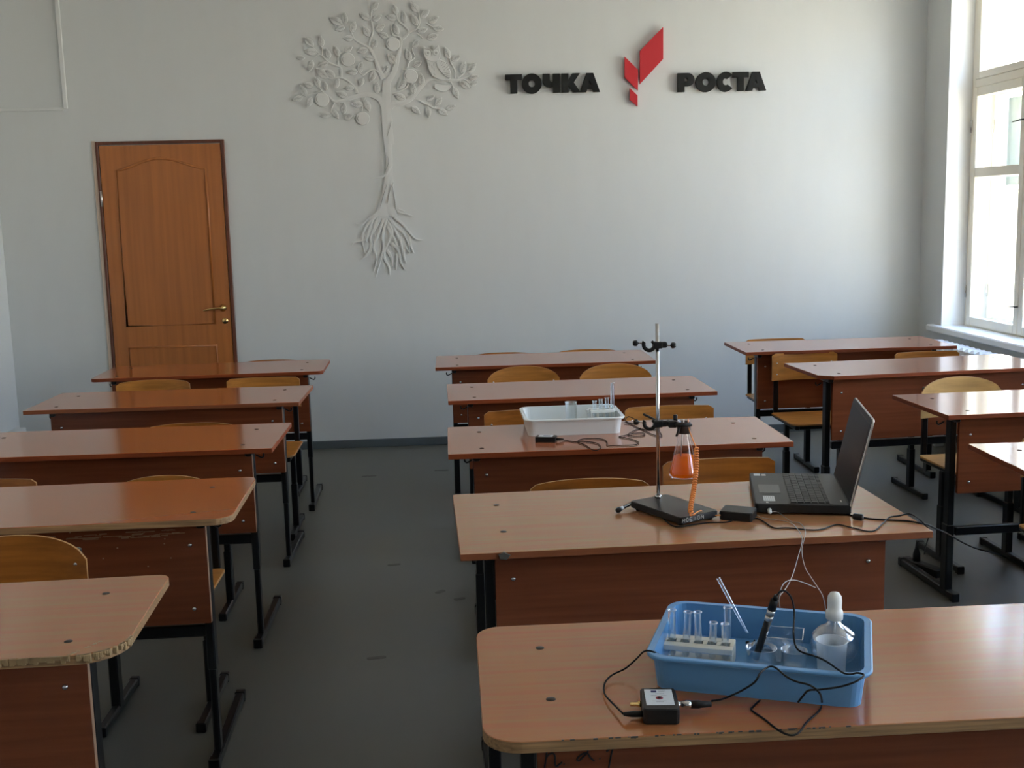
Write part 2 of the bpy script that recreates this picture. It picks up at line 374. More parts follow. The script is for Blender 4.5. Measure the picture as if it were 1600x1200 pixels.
# white duct on the wall, top left; pipe casing low on the left wall
dc = empty('cable_duct', (-2.4, D, 2.3), label='white square-cornered cable duct on the back wall, top left above the door', cat='duct')
MB().bbox((-.013, -.018, 0), (.013, 0, ZC - 2.3), .003).build('upright', m_tree, dc); MB().bbox((XL + 2.4, -.014, -.010), (-.013, 0, .010), .003).build('crosspiece', m_tree, dc)
pc = empty('pipe_casing', (XL + .003, 7.60, .2), label='low white pipe casing along the left wall behind the desks', cat='casing')
MB().bbox((0, -4.2, .0), (.07, 0, .035), .004).build('cover', m_white_pl, pc); MB().bbox((.0, -4.19, -.045), (.045, -.01, 0), .003).build('gap_shade', m_blk, pc)  # black block stands in for the shade in the gap below the cover
for k in range(3): MB().bbox((.0, -.5 - k * 1.7, -.2), (.03, -.45 - k * 1.7, -.045), .002).build('bracket', m_white_pl, pc)

# radiator under the window
rd = empty('radiator', (XR - .125, 6.15, 0), label='white ribbed cast-iron radiator under the window sill, right', cat='radiator')
sec = None
for k in range(14):
    y = .0 + k * .072
    if sec is None:
        sec = MB().bbox((-.055, y, .14), (.060, y + .05, .685), .018).bbox((-.063, y + .010, .18), (-.055, y + .040, .65), .004).build('section', m_rad, rd)
    else: c = sec.copy(); COL.objects.link(c); c.parent = rd; c.location.y = y
MB().tube([(0, -.2, .17), (0, 0, .17), (0, 1.1, .17)], .016, 10).tube([(0, -.2, .60), (0, 0, .60), (0, 1.1, .60)], .016, 10).build('pipe', m_rad, rd)
MB().bbox((-.03, .1, 0), (.03, .13, .16), .003).bbox((-.03, .87, 0), (.03, .9, .16), .003).build('stand', m_rad, rd)

# ------------------------------------------------------------------ wall relief tree
tree = empty('wall_tree', (0, D, 0), label='white relief tree with leaves, apples, an owl and roots on the back wall', cat='wall decoration')
def tp(x, y, crop):
    ox, oy, s = crop; v = wY(ox + x / s, oy + y / s, D); return (v.x, v.z)
CA = (430, 0, 4.7059); C5 = (430, 0, 6.0); C6 = (600, 0, 6.0); C3 = (530, 190, 4.615); CO_ = (640, 60, 12.0)
def to_wall(mb):                                      # local (x, y, z) -> wall plane: x, -z, y
    mb.v = [(x, -z, y) for x, y, z in mb.v]; return mb
def ribbon(mb, pts, ws, th=.008):
    P = smooth_path([(p[0], p[1], 0) for p in pts], 5); n = len(P); k = len(ws) - 1; L = []; Rr = []
    for i, p in enumerate(P):
        t = i / (n - 1) * k; a = int(min(t, k - 1e-6)); wd = ws[a] + (ws[a + 1] - ws[a]) * (t - a)
        d = (P[min(i + 1, n - 1)] - P[max(i - 1, 0)]).normalized(); nrm = Vector((-d.y, d.x, 0)) * wd / 2
        L.append(p + nrm); Rr.append(p - nrm)
    vs = []; 
    for i in range(n):
        a, b = L[i], Rr[i]; m_ = (a + b) / 2
        vs += [(a.x, a.y, 0), (a.x, a.y, th * .93), (m_.x, m_.y, th), (b.x, b.y, th * .93), (b.x, b.y, 0)]
    fs = []
    for i in range(n - 1):
        for j in range(4): q = i * 5 + j; fs.append((q, q + 5, q + 6, q + 1))
    fs += [(0, 1, 2, 3, 4), tuple((n - 1) * 5 + j for j in (4, 3, 2, 1, 0))]
    mb.add(vs, fs, 0, False)
PX = D / F / .985                                     # metres per pixel at the wall
def branch(name, crop, pts, ws, th=.008):
    mb = MB(); ribbon(mb, [tp(x, y, crop) for x, y in pts], [w_ / crop[2] * PX for w_ in ws], th); to_wall(mb).build(name, m_tree, tree)
branch('trunk', CA, [(840, 1060), (828, 960), (820, 860), (815, 760), (818, 660), (822, 590)], [66, 66, 62, 58, 54, 48], .011)
branch('trunk', C3, [(345, -20), (350, 120), (358, 230), (360, 330), (358, 420), (352, 520), (345, 600), (342, 680)], [75, 60, 46, 44, 56, 84, 115, 150], .010)
branch('trunk', C3, [(375, 320), (345, 370), (300, 400), (240, 412)], [14, 18, 12, 4], .0175)
BR = [([(805, 800), (770, 730), (710, 700), (640, 700), (560, 720), (450, 748), (400, 715), (340, 665)], [40, 36, 34, 32, 28, 20, 14, 10]),
 ([(665, 705), (650, 750), (637, 815)], [10, 8, 5]), ([(600, 690), (590, 650), (540, 600), (480, 572), (410, 578), (360, 560)], [22, 18, 14, 12, 9, 5]),
 ([(485, 570), (483, 500), (440, 480), (390, 455), (335, 405), (290, 420)], [14, 14, 13, 12, 10, 6]), ([(465, 480), (465, 430), (480, 390), (520, 375)], [10, 8, 8, 5]),
 ([(440, 750), (415, 800), (410, 850)], [8, 7, 4]), ([(345, 665), (280, 690), (210, 708)], [8, 6, 4]), ([(345, 668), (310, 630), (285, 590)], [8, 6, 4]),
 ([(330, 405), (290, 360), (260, 330)], [8, 6, 4]), ([(345, 405), (345, 360), (338, 320)], [7, 5, 4]),
 ([(800, 580), (765, 510), (735, 430), (700, 360), (640, 325), (580, 285), (552, 205)], [34, 28, 22, 18, 14, 11, 6]),
 ([(690, 335), (705, 280), (722, 215), (705, 140), (712, 70)], [14, 12, 11, 8, 5]), ([(775, 545), (740, 518), (690, 520), (645, 550), (605, 520)], [16, 12, 9, 8, 5]),
 ([(822, 610), (870, 540), (900, 440), (925, 300), (905, 270), (865, 258), (848, 185)], [40, 32, 26, 18, 10, 8, 5]),
 ([(932, 290), (975, 250), (975, 215), (905, 150), (890, 70)], [16, 14, 12, 10, 5]), ([(985, 245), (1035, 215), (1060, 170), (1055, 100), (1030, 55)], [10, 9, 9, 8, 5]),
 ([(1000, 248), (1045, 250), (1085, 285)], [8, 8, 4]), ([(1110, 172), (1160, 200), (1225, 212)], [6, 7, 4]), ([(1035, 215), (1080, 200), (1110, 195)], [6, 5, 4]),
 ([(835, 800), (870, 765), (950, 752), (1010, 715), (1070, 640), (1130, 585), (1210, 580), (1330, 592), (1440, 560)], [48, 40, 34, 30, 28, 26, 30, 20, 8]),
 ([(1320, 580), (1325, 530), (1292, 460), (1285, 410), (1250, 365)], [12, 10, 8, 7, 4]), ([(1340, 575), (1380, 545), (1400, 520), (1440, 490)], [9, 8, 6, 4]),
 ([(1370, 580), (1415, 600), (1440, 640), (1475, 615)], [8, 8, 6, 3]), ([(1290, 600), (1310, 640), (1330, 690)], [10, 8, 4]),
 ([(1060, 740), (1120, 770), (1170, 795), (1240, 800), (1300, 785)], [12, 9, 8, 7, 4]), ([(1128, 775), (1125, 810), (1122, 850)], [6, 5, 3]), ([(1175, 795), (1180, 760), (1205, 730)], [6, 5, 3]),
 ([(880, 700), (930, 730), (990, 730)], [5, 8, 14]), ([(860, 690), (930, 665), (975, 625), (955, 560)], [4, 7, 7, 4]), ([(935, 512), (990, 512), (1068, 522)], [4, 10, 4]),
 ([(972, 500), (985, 455), (1025, 420), (1005, 360), (1030, 310)], [10, 9, 8, 7, 4]), ([(650, 1), (650, 2)], [0, 0])][:-1]
for pts, ws in BR: branch('branch', CA, pts, ws, .010)
LEAF5 = [(970,30,905,100),(1000,140,910,195),(790,125,895,185),(1030,225,940,290),(825,245,885,345),(508,165,630,230),(655,118,655,230),(560,285,655,255),(750,200,710,310),(635,360,735,362),(965,310,1060,350),(955,370,915,460),(765,490,870,460),(830,540,930,555),(275,350,360,435),(430,335,435,445),(270,485,400,490),(195,540,280,545),(318,670,350,565),(480,455,510,550),(550,430,600,530),(725,440,650,490),(405,620,500,595),(385,640,500,735),(465,650,560,725),(670,680,775,670),(815,580,785,685),(890,770,935,665),(790,815,825,730),(955,770,955,880),(370,720,420,820),(262,780,360,815),(235,800,290,905),(465,765,480,850),(160,940,255,915),(298,1010,345,915),(600,735,555,830),(640,830,740,825),(570,865,680,910),(410,1085,525,1075),(595,1115,535,1030),(650,960,640,1070),(735,1070,650,1115),(710,980,825,980),(885,1050,850,940)]
LEAF6 = [(90,40,120,140),(15,155,120,180),(185,110,190,220),(245,20,325,120),(265,135,310,245),(425,95,345,165),(515,155,415,215),(565,275,455,260),(410,270,315,300),(510,325,405,370),(95,220,130,330),(330,375,265,450),(210,460,245,575),(355,575,270,625),(35,505,115,600),(35,620,0,690),(215,745,125,840),(350,690,355,805),(262,775,285,885),(95,885,205,935),(570,440,615,550),(720,520,635,570),(765,580,720,685),(865,590,790,680),(895,710,795,740),(705,760,800,830),(880,765,815,805),(695,925,650,820),(475,890,400,945),(545,915,480,990),(420,1105,410,1000),(340,1070,262,1000),(600,1085,510,1020),(675,985,585,1025)]
def leaf_piece(crop, q):
    (ax, az), (bx, bz) = tp(q[0], q[1], crop), tp(q[2], q[3], crop); a = Vector((ax, az)); b = Vector((bx, bz)); L = (a - b).length; d = (a - b) / L; n = Vector((-d.y, d.x))
    wd = L * .27; out = []; N = 7
    for k in range(N + 1): t = k / N; out.append(b + d * L * t - n * wd * math.sin(math.pi * t ** .8) ** .85)
    for k in range(N - 1, 0, -1): t = k / N; out.append(b + d * L * t + n * wd * math.sin(math.pi * t ** .8) ** .85)
    mb = MB(); mb.slab([(p.x, p.y) for p in out], .001, .0115, .0012)
    ins = [((p - (b + a) / 2) * .74 + (b + a) / 2) for p in out]
    mb.slab([(p.x, p.y) for p in ins], .0117, .0130, .0008)
    lf = to_wall(mb).build('leaf', m_tree, tree)
    v = MB(); ribbon(v, [tuple(b + d * L * .12), tuple(b + d * L * .5), tuple(b + d * L * .85)], [.0018, .0016, .001], .0025)
    for t in (.35, .55, .7):
        for s_ in (-1, 1): ribbon(v, [tuple(b + d * L * t), tuple(b + d * L * (t + .1) + n * s_ * wd * .35), tuple(b + d * L * (t + .17) + n * s_ * wd * .5)], [.0014, .0012, .0008], .002)
    v.v = [(x, y, z + .0128) for x, y, z in v.v]; to_wall(v).build('leaf_vein', m_vein, lf)
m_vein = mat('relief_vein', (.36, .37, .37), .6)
for q in LEAF5: leaf_piece(C5, q)
for q in LEAF6: leaf_piece(C6, q)
def disc(name, crop, cx, cy, rx, ry, th=.012, par=tree, mt=None, z0=.001):
    x, z = tp(cx, cy, crop); k = PX / crop[2]; out = [(x + rx * k * math.cos(a), z + ry * k * math.sin(a)) for a in [2 * math.pi * i / 20 for i in range(20)]]
    return to_wall(MB().slab(out, z0, th, .002)).build(name, mt or m_tree, par)
for (cr, x, y, r) in ((C5, 682, 562, 62), (C5, 440, 935, 64), (C5, 822, 1112, 62), (C6, 85, 415, 62), (C6, 250, 715, 64)):
    a = disc('apple', cr, x, y, r, r * .95)
    to = MB(); ribbon(to, [tp(x - r * .6, y - r * .45, cr), tp(x - r * .8, y, cr), tp(x - r * .55, y + r * .45, cr)], [.002, .006, .002], .003); to.v = [(p, q, s + .0118) for p, q, s in to.v]; to_wall(to).build('leaf_vein', m_vein, a)
# roots
RT = [[(300,640),(230,690),(165,740),(120,735)],[(290,660),(215,730),(175,800),(170,870),(185,950)],[(240,700),(200,840),(110,870),(95,890)],[(300,690),(265,760),(225,830),(240,900),(215,955)],[(240,890),(200,960),(155,1000)],
 [(320,700),(290,800),(250,900),(272,980),(250,1080)],[(340,700),(315,820),(320,920),(290,1030),(265,1120)],[(350,720),(385,790),(350,880),(310,960)],[(330,900),(325,980),(360,1050),(365,1105)],[(345,930),(380,985),(380,1040)],
 [(370,700),(410,760),(460,800),(500,880),(505,950)],[(400,690),(460,740),(510,800),(550,845),(600,852)],[(420,650),(460,660),(530,680)],[(430,630),(470,645)],[(440,830),(440,900),(395,890)],[(380,880),(430,930),(440,1000),(470,1065)],
 [(420,960),(415,1010),(410,1070)],[(460,920),(470,980),(482,1020)],[(500,820),(520,900),(540,950)],[(350,760),(400,850),(440,960)],[(280,700),(250,760),(260,830)],[(380,740),(440,860),(455,940)],[(200,870),(175,800)],[(480,900),(500,940)]]
for pts in RT: branch('root', C3, pts, [20, 16, 12, 5] if len(pts) > 2 else [10, 8], .010)
for pts in ([(350, 250), (355, 300), (330, 360)], [(345, 450), (320, 530), (300, 610)], [(390, 440), (365, 500), (350, 590)], [(385, 470), (400, 560), (408, 630)], [(375, 0), (360, 60), (345, 110)]):
    mb = MB(); ribbon(mb, [tp(x, y, C3) for x, y in pts], [.002, .004, .002], .004); mb.v = [(a, b, c + .0105) for a, b, c in mb.v]; to_wall(mb).build('bark_groove', m_vein, tree)
# owl
def poly(name, pts, z0, z1, par, mt=None, crop=CO_):
    P = smooth_path([(*tp(x, y, crop), 0) for x, y in pts] + [(*tp(*pts[0], crop), 0)], 3)[:-1]; out = [(p.x, p.y) for p in P]
    ar = sum(out[i - 1][0] * out[i][1] - out[i][0] * out[i - 1][1] for i in range(len(out)))
    if ar < 0: out.reverse()
    return to_wall(MB().slab(out, z0, z1, .0012)).build(name, mt or m_tree, par)
owl = poly('owl', [(320, 420), (345, 520), (370, 620), (430, 710), (500, 750), (620, 790), (760, 770), (760, 640), (690, 500), (600, 410), (450, 430)], .012, .026, tree)
hd = poly('owl_head', [(262, 150), (262, 240), (270, 330), (320, 410), (430, 445), (540, 410), (572, 330), (560, 240), (540, 140), (480, 200), (420, 225), (340, 210)], .014, .030, owl)
poly('owl_wing', [(500, 460), (560, 420), (640, 430), (700, 500), (760, 620), (770, 750), (700, 740), (600, 650), (530, 560)], .025, .033, owl)
poly('owl_tail', [(480, 850), (470, 930), (540, 985), (640, 1000), (720, 970), (780, 900), (760, 870), (620, 880), (540, 860)], .003, .020, owl)
for cx in (340, 490):
    e = disc('owl_eye', CO_, cx, 285, 48, 48, .0325, owl, z0=.028); disc('owl_eye', CO_, cx + 5, 285, 18, 18, .0340, owl, m_vein, .0322)
poly('owl_beak', [(405, 270), (435, 270), (420, 340)], .029, .034, owl, m_vein)
for pts in ([(250, 205), (340, 215), (410, 250)], [(530, 150), (480, 200), (430, 250)]):
    mb = MB(); ribbon(mb, [tp(x, y, CO_) for x, y in pts], [.002, .005, .002], .003); mb.v = [(a, b, c + .0295) for a, b, c in mb.v]; to_wall(mb).build('owl_brow', m_vein, owl)
mb = MB()
for i in range(5):
    for j in range(4 if i < 3 else 3):
        x, y = 560 + j * 45 + i * 22, 430 + i * 42 + j * 18; q = tp(x, y, CO_); ribbon(mb, [(q[0] - .003, q[1]), (q[0], q[1] - .002), (q[0] + .003, q[1] + .001)], [.002, .0035, .002], .002)
for pts in ([(620, 640), (700, 665), (755, 675)], [(640, 680), (700, 700), (760, 720)], [(680, 720), (730, 740), (765, 750)], [(360, 470), (375, 520)], [(410, 510), (425, 570)], [(455, 560), (462, 620)], [(390, 640), (415, 680)], [(450, 660), (480, 700)], [(455, 470), (450, 520)]):
    ribbon(mb, [tp(x, y, CO_) for x, y in pts], [.002, .004, .002] if len(pts) > 2 else [.002, .003], .002)
mb.v = [(a, b, c + (.0328 if a > tp(540, 0, CO_)[0] else .0258)) for a, b, c in mb.v]; to_wall(mb).build('owl_feather', m_vein, owl, kind='stuff')

# ------------------------------------------------------------------ sign: black letters and red emblem
def curve_mesh(name, loops, depth, mt, parent, X, bev=.0012):
    cu = bpy.data.curves.new('tmp', 'CURVE'); cu.dimensions = '2D'; cu.fill_mode = 'BOTH'; cu.extrude = depth / 2; cu.bevel_depth = bev; cu.bevel_resolution = 1
    for lp in loops:
        sp = cu.splines.new('POLY'); sp.points.add(len(lp) - 1); sp.use_cyclic_u = True
        for p, (x, y) in zip(sp.points, lp): p.co = (x, y, 0, 1)
    o = bpy.data.objects.new('tmp', cu); COL.objects.link(o); bpy.context.view_layer.update()
    me = bpy.data.meshes.new_from_object(o.evaluated_get(bpy.context.evaluated_depsgraph_get())); bpy.data.objects.remove(o)
    me.name = name; me.transform(X @ T(0, 0, depth / 2)); me.materials.clear(); me.materials.append(mt)
    r = bpy.data.objects.new(name, me); COL.objects.link(r); r.parent = parent; return r
def ell(cx, cy, rx, ry, a0=0, a1=360, n=28): return [(cx + rx * math.cos(R(a0 + (a1 - a0) * k / n)), cy + ry * math.sin(R(a0 + (a1 - a0) * k / n))) for k in range(n + (0 if a1 - a0 == 360 else 1))]
def glyph(ch):                                        # unit height letters, heavy sans; returns loops, width
    if ch == 'T': return [[(.26, 0), (.60, 0), (.60, .73), (.86, .73), (.86, 1), (0, 1), (0, .73), (.26, .73)]], .86
    if ch == 'O': return [ell(.53, .5, .54, .53), ell(.53, .5, .19, .2)], 1.06
    if ch == 'H4': return [[(.54, 0), (.89, 0), (.89, 1), (.54, 1), (.54, .58), (.44, .55), (.36, .60), (.35, .68), (.35, 1), (0, 1), (0, .60), (.06, .42), (.2, .31), (.36, .28), (.54, .32)]], .89
    if ch == 'K': return [[(0, 0), (.36, 0), (.36, .38), (.62, 0), (1.02, 0), (.66, .52), (1.0, 1), (.6, 1), (.36, .64), (.36, 1), (0, 1)]], 1.02
    if ch == 'A': return [[(0, 0), (.36, 0), (.42, .16), (.74, .16), (.80, 0), (1.16, 0), (.78, 1), (.38, 1)], [(.50, .38), (.58, .64), (.66, .38)]], 1.16
    if ch == 'P': return [[(0, 0), (.36, 0), (.36, .30), (.55, .30)] + ell(.55, .65, .36, .35, -90, 90, 12) + [(0, 1)], [(.36, .55), (.36, .75), (.5, .75), (.57, .65), (.5, .55)]], .91
    if ch == 'C': return [ell(.53, .5, .54, .53, 42, 318, 28) + ell(.53, .5, .19, .2, 305, 55, 18)], .95
def word(name, chars, xs, z0, h, lab):
    x0 = xs[0][0]; e = empty(name, (x0, D, z0), label=lab, cat='sign')
    for ch, (a, b) in zip(chars, xs):
        lp, wd = glyph(ch); k = (b - a) / wd
        X = T(a - x0, -.036 if ch else 0, 0) @ RX(R(90)); LP = [[(x * k, y * h) for x, y in l] for l in lp]
        # front of the letter 36 mm out, pale acrylic plate 8 mm behind it
        curve_mesh('letter', LP, .026, m_black, e, T(a - x0, -.008, 0) @ RX(R(90)))
        bx = [[(x * k + (.004 if x > wd / 2 else -.002), y * h + (.003 if y > .5 else -.005)) for x, y in LP_] for LP_ in [lp[0]]]
        curve_mesh('backing_plate', bx, .003, m_halo, e, T(a - x0, -.004, 0) @ RX(R(90)), .0003)
def lx(u, v): return wY(u, v, D - .034)
def spans(org, sc, xs, v): return [(lx(org + a / sc, v).x, lx(org + b / sc, v).x) for a, b in xs]
z1 = (lx(865, 115).z); z0 = (lx(865, 144.8).z)
word('wall_lettering', ['T', 'O', 'H4', 'K', 'A'], spans(780, 9.412, [(95, 335), (340, 622), (645, 893), (922, 1190), (1190, 1478)], 130), lx(865, 144.5).z, z1 - z0 - .002, 'black raised Cyrillic letters ТОЧКА, left of the red emblem')
word('wall_lettering', ['P', 'O', 'C', 'T', 'A'], spans(1040, 9.412, [(180, 425), (450, 735), (760, 985), (990, 1222), (1185, 1478)], 128), lx(1125, 142.3).z, z1 - z0 - .002, 'black raised Cyrillic letters РОСТА, right of the red emblem')
em = empty('wall_emblem', (1.3, D, 2.2), label='red emblem of three slanted parallelogram panels between the two black words', cat='sign')
for q in ([(819, 212), (946, 80), (946, 256), (819, 393)], [(734, 245), (806, 316), (806, 428), (734, 357)], [(763, 420), (804, 460), (804, 518), (763, 482)]):
    pts = [lx(770 + x / 3.556, 20 + y / 3.556) for x, y in q]; lp = [(p.x - 1.3, p.z - 2.2) for p in pts]
    curve_mesh('emblem_panel', [lp], .022, m_red, em, T(0, -.010, 0) @ RX(R(90)))

# ------------------------------------------------------------------ desks
def tube_box(mb, a, b): return mb.bbox(a, b, .004)
def make_desk(key, x, y, z, rz, label, hw=.6, hd=.25, rs=.003, top='M', edge=None, th=.018, hook=(1, 1), lower_wide=True, legout=.0, barz=.40, panel=None, pe=False, panel_b=.43, cham=None):
    t = empty('school_desk', (x, y, 0), rz, label=label, cat='desk', group='school desks')
    out = rrect(-hw, -hd, hw, hd, rs)
    if cham:                                          # cut corner (front left)
        out = [p for p in out if not (p[0] < -hw + .07 and p[1] < -hd + .02)]; out = [(-hw, -hd + cham)] + [(-hw + cham * 1.1, -hd)] + out
        out = [(-hw, -hd + cham), (-hw + cham * 1.1, -hd), (hw, -hd), (hw, hd), (-hw, hd)]
    MB().slab(out, z - th, z, .0012, 0, 1).build('tabletop', [tops[top], edge or m_edge_red], t)
    pw = hw - .088; py = -hd + .08; pb = panel_b
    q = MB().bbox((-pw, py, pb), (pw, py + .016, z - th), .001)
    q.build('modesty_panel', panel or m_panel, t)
    if pe: MB().bbox((pw, py + .0005, pb + .002), (pw + .0012, py + .0155, z - th - .002), .0003).build('panel_edge_strip', m_pedge, t)
    for s in (-1, 1):
        lx_ = s * (pw - .011 + (legout if s < 0 else 0)); ly = py + .018
        l = MB(); tube_box(l, (lx_ - .0125, ly, .28), (lx_ + .0125, ly + .045, z - th - .025))
        if lower_wide: tube_box(l, (lx_ - .0155, ly - .001, .02), (lx_ + .0155, ly + .049, .30))
        else: tube_box(l, (lx_ - .010, ly + .003, .02), (lx_ + .010, ly + .041, .30))
        l.build('leg', m_steel, t)
        ft = MB(); tube_box(ft, (lx_ - .0145, ly - .06, .004), (lx_ + .0145, ly + .43, .034)); ft.bbox((lx_ - .016, ly - .063, 0), (lx_ + .016, ly - .035, .037), .003); ft.bbox((lx_ - .016, ly + .405, 0), (lx_ + .016, ly + .433, .037), .003)
        ft.build('foot', m_steel, t)
        tb = MB(); tube_box(tb, (lx_ - .0125, ly - .03, z - th - .025), (lx_ + .0125, ly + .33, z - th)); tb.build('bracket', m_steel, t)
        hk = MB().tube(smooth_path([(lx_ + s * .012, ly + .06, z - .055), (lx_ + s * .024, ly + .06, z - .062), (lx_ + s * .034, ly + .06, z - .066), (lx_ + s * .041, ly + .06, z - .060), (lx_ + s * .041, ly + .06, z - .050)], 4), .003, 6)
        hk.build('bag_hook', m_steel, t)
        for zz in (z - .095, .475): MB().lathe([(.0062, 0), (.0058, .002), (.0035, .004), (0, .0045)], 12, X=T(s * (pw - .045), py, zz) @ RX(R(90))).build('bolt', m_bolt, t)
        for yy in (.128, -.10 if key in ('M4', 'M5') else -.17): MB().lathe([(.0085, 0), (.0075, .001), (0, .0012)], 12, X=T(s * (hw - .118), yy * hd / .25, z)).build('screw', m_screw, t)
    tube_box(MB(), (-pw + .01, py + .022, barz - .018), (pw - .01, py + .047, barz + .018)) .build('crossbar', m_steel, t)
    return t
dM = [
 make_desk('M1', .539, 6.313, .752, -.005, 'rose-brown school desk in the middle column, nearest the back wall', top='M', hook=(1, 1), legout=.0),
 make_desk('M2', .598, 5.178, .757, .010, 'rose-brown school desk in the middle column with two arched chair backs behind it', top='M', legout=.0),
 make_desk('M3', .594, 4.053, .758, -.001, 'rose-brown school desk in the middle column carrying the white plastic tray', top='M', legout=.0, th=.019),
 make_desk('M4', .599, 2.952, .760, .022, 'pale tan school desk carrying the laptop and the lab stand', hw=.589, hd=.295, top='M4', edge=m_edge_m4, legout=.024, rs=[.003, .003, .003, .012]),
 make_desk('M5', .638, 1.900, .760, -.005, 'worn orange-brown school desk with rounded corners carrying the blue tray, nearest the camera', top='M5', edge=m_edge_tan, th=.02, rs=[.06, .06, .05, .05], legout=.024, panel_b=.44)]
dL = [
 make_desk('L1', -1.258, 6.218, .766, .016, 'orange-brown school desk standing in front of the brown door', top='L', rs=.03, lower_wide=False, edge=m_edge_red),
 make_desk('L2', -1.254, 5.252, .764, -.016, 'orange-brown school desk in the left column, second from the door', top='L', lower_wide=False, pe=True, edge=m_edge_m4),
 make_desk('L3', -1.230, 4.268, .760, -.009, 'cherry-coloured school desk with sharp corners in the left column, third from the door', top='L', lower_wide=False, pe=True),
 make_desk('L4', -1.212, 3.318, .758, .017, 'school desk with rounded tan worn edge and scratched panel in the left column', top='L', edge=m_edge_tan, rs=[.05, .055, .035, .05], lower_wide=False, pe=True, th=.02),
 make_desk('L5', -1.247, 2.325, .760, .034, 'pinkish worn school desk with chipped rounded corner at the lower left', hd=.24, top='L5', edge=m_edge_tan, rs=[.05, .09, .03, .05], lower_wide=False, pe=True, th=.02)]
dR = [
 make_desk('R1', 2.258, 6.410, .767, -.006, 'school desk in the right column, farthest back beside the window sill', top='R', legout=.0, panel=m_panel_lit),
 make_desk('R2', 2.357, 5.521, .760, .065, 'school desk with a cut corner in the right column, behind the open laptop screen', top='R', legout=.024, panel=m_panel_lit, cham=.055),
 make_desk('R3', 2.493, 4.430, .761, .039, 'school desk in the right column with an arched pale chair back behind it', top='R', legout=.024, panel=m_panel_lit, barz=.27),
 make_desk('R4', 2.335, 3.382, .760, -.034, 'school desk at the right edge of the photo, its top almost white with window glare', top='R', legout=.024, panel=m_panel_lit, barz=.3)]
# scratches, handwriting and chips
scr = MB(); ss = random.Random(3)
for k in range(46):
    x = .02 + .42 * ss.random() ** .8; z = .700 + ss.uniform(-.009, .009); l = ss.uniform(.006, .04); scr.box((x, -.1715, z), (x + l, -.1703, z + ss.uniform(.001, .003)))
for k in range(16): x = ss.uniform(-.1, .45); z = ss.uniform(.6, .72); scr.box((x, -.1712, z), (x + .004, -.1703, z + .003))
scr.build('scratch', mat('scratched_laminate', (.30, .16, .08), .6), dL[3], kind='stuff')
chip = MB()
for k in range(60):
    t = ss.random(); x = .35 + .2 * t; y = -.24 + (.0 if t < .75 else (t - .75) * .3) - .001; chip.bbox((x - .004, y - .002, .744 + ss.random() * .01), (x + .005, y + .002, .7605), .001)
for k in range(30): t = ss.random(); a = R(-90 + 90 * t); x = .6 - .09 + .0905 * math.cos(a); y = -.24 + .09 + .0905 * math.sin(a); chip.bbox((x - .005, y - .004, .742 + ss.random() * .013), (x + .004, y + .004, .7603), .0015)
chip.build('chipped_edge', mat('bare_chipboard', (.33, .22, .11), .9), dL[4], kind='stuff')
chip = MB()
for k in range(40): x = ss.uniform(-.5, .0); chip.box((x, -.2503, .7585 + ss.uniform(-.002, .0008)), (x + ss.uniform(.002, .009), -.2492, .7602))
chip.build('chipped_edge', m_mark, dM[4], kind='stuff')
MB().slab([(-.008, -.006), (.006, -.008), (.014, .001), (.002, .007), (-.01, .003)], -.0075, .0075, .001, X=T(-.50 + .015, -.2945, .752) @ RX(R(90)) @ Matrix.Scale(1.2, 4)).build('edge_chip', m_mark, dM[3])
wr = MB()                                            # pen writing on the near desk's panel
def pen(pts): wr.tube(smooth_path([(x, -.1708, z) for x, z in pts], 4), .0016, 5)
ox = lambda u: wY(u, 1180, 1.73).x - .638
def pz(v): return wY(900, v, 1.73).z
def penpx(l): pen([(ox(800 + x / 8), pz(1140 + y / 8)) for x, y in l])
penpx([(445, 260), (430, 360), (412, 460)]); penpx([(430, 350), (470, 300), (520, 290), (545, 330), (545, 420), (560, 455), (600, 430), (635, 405)])
penpx([(655, 430), (660, 434)]); penpx([(960, 250), (950, 300), (900, 350), (850, 395), (820, 390), (840, 350), (900, 310), (950, 310), (990, 370), (1035, 410)])
penpx([(1105, 380), (1108, 386)]); penpx([(1190, 300), (1240, 260), (1275, 235), (1250, 330), (1230, 430), (1215, 500)])
wr.build('handwriting', m_pen, dM[4])

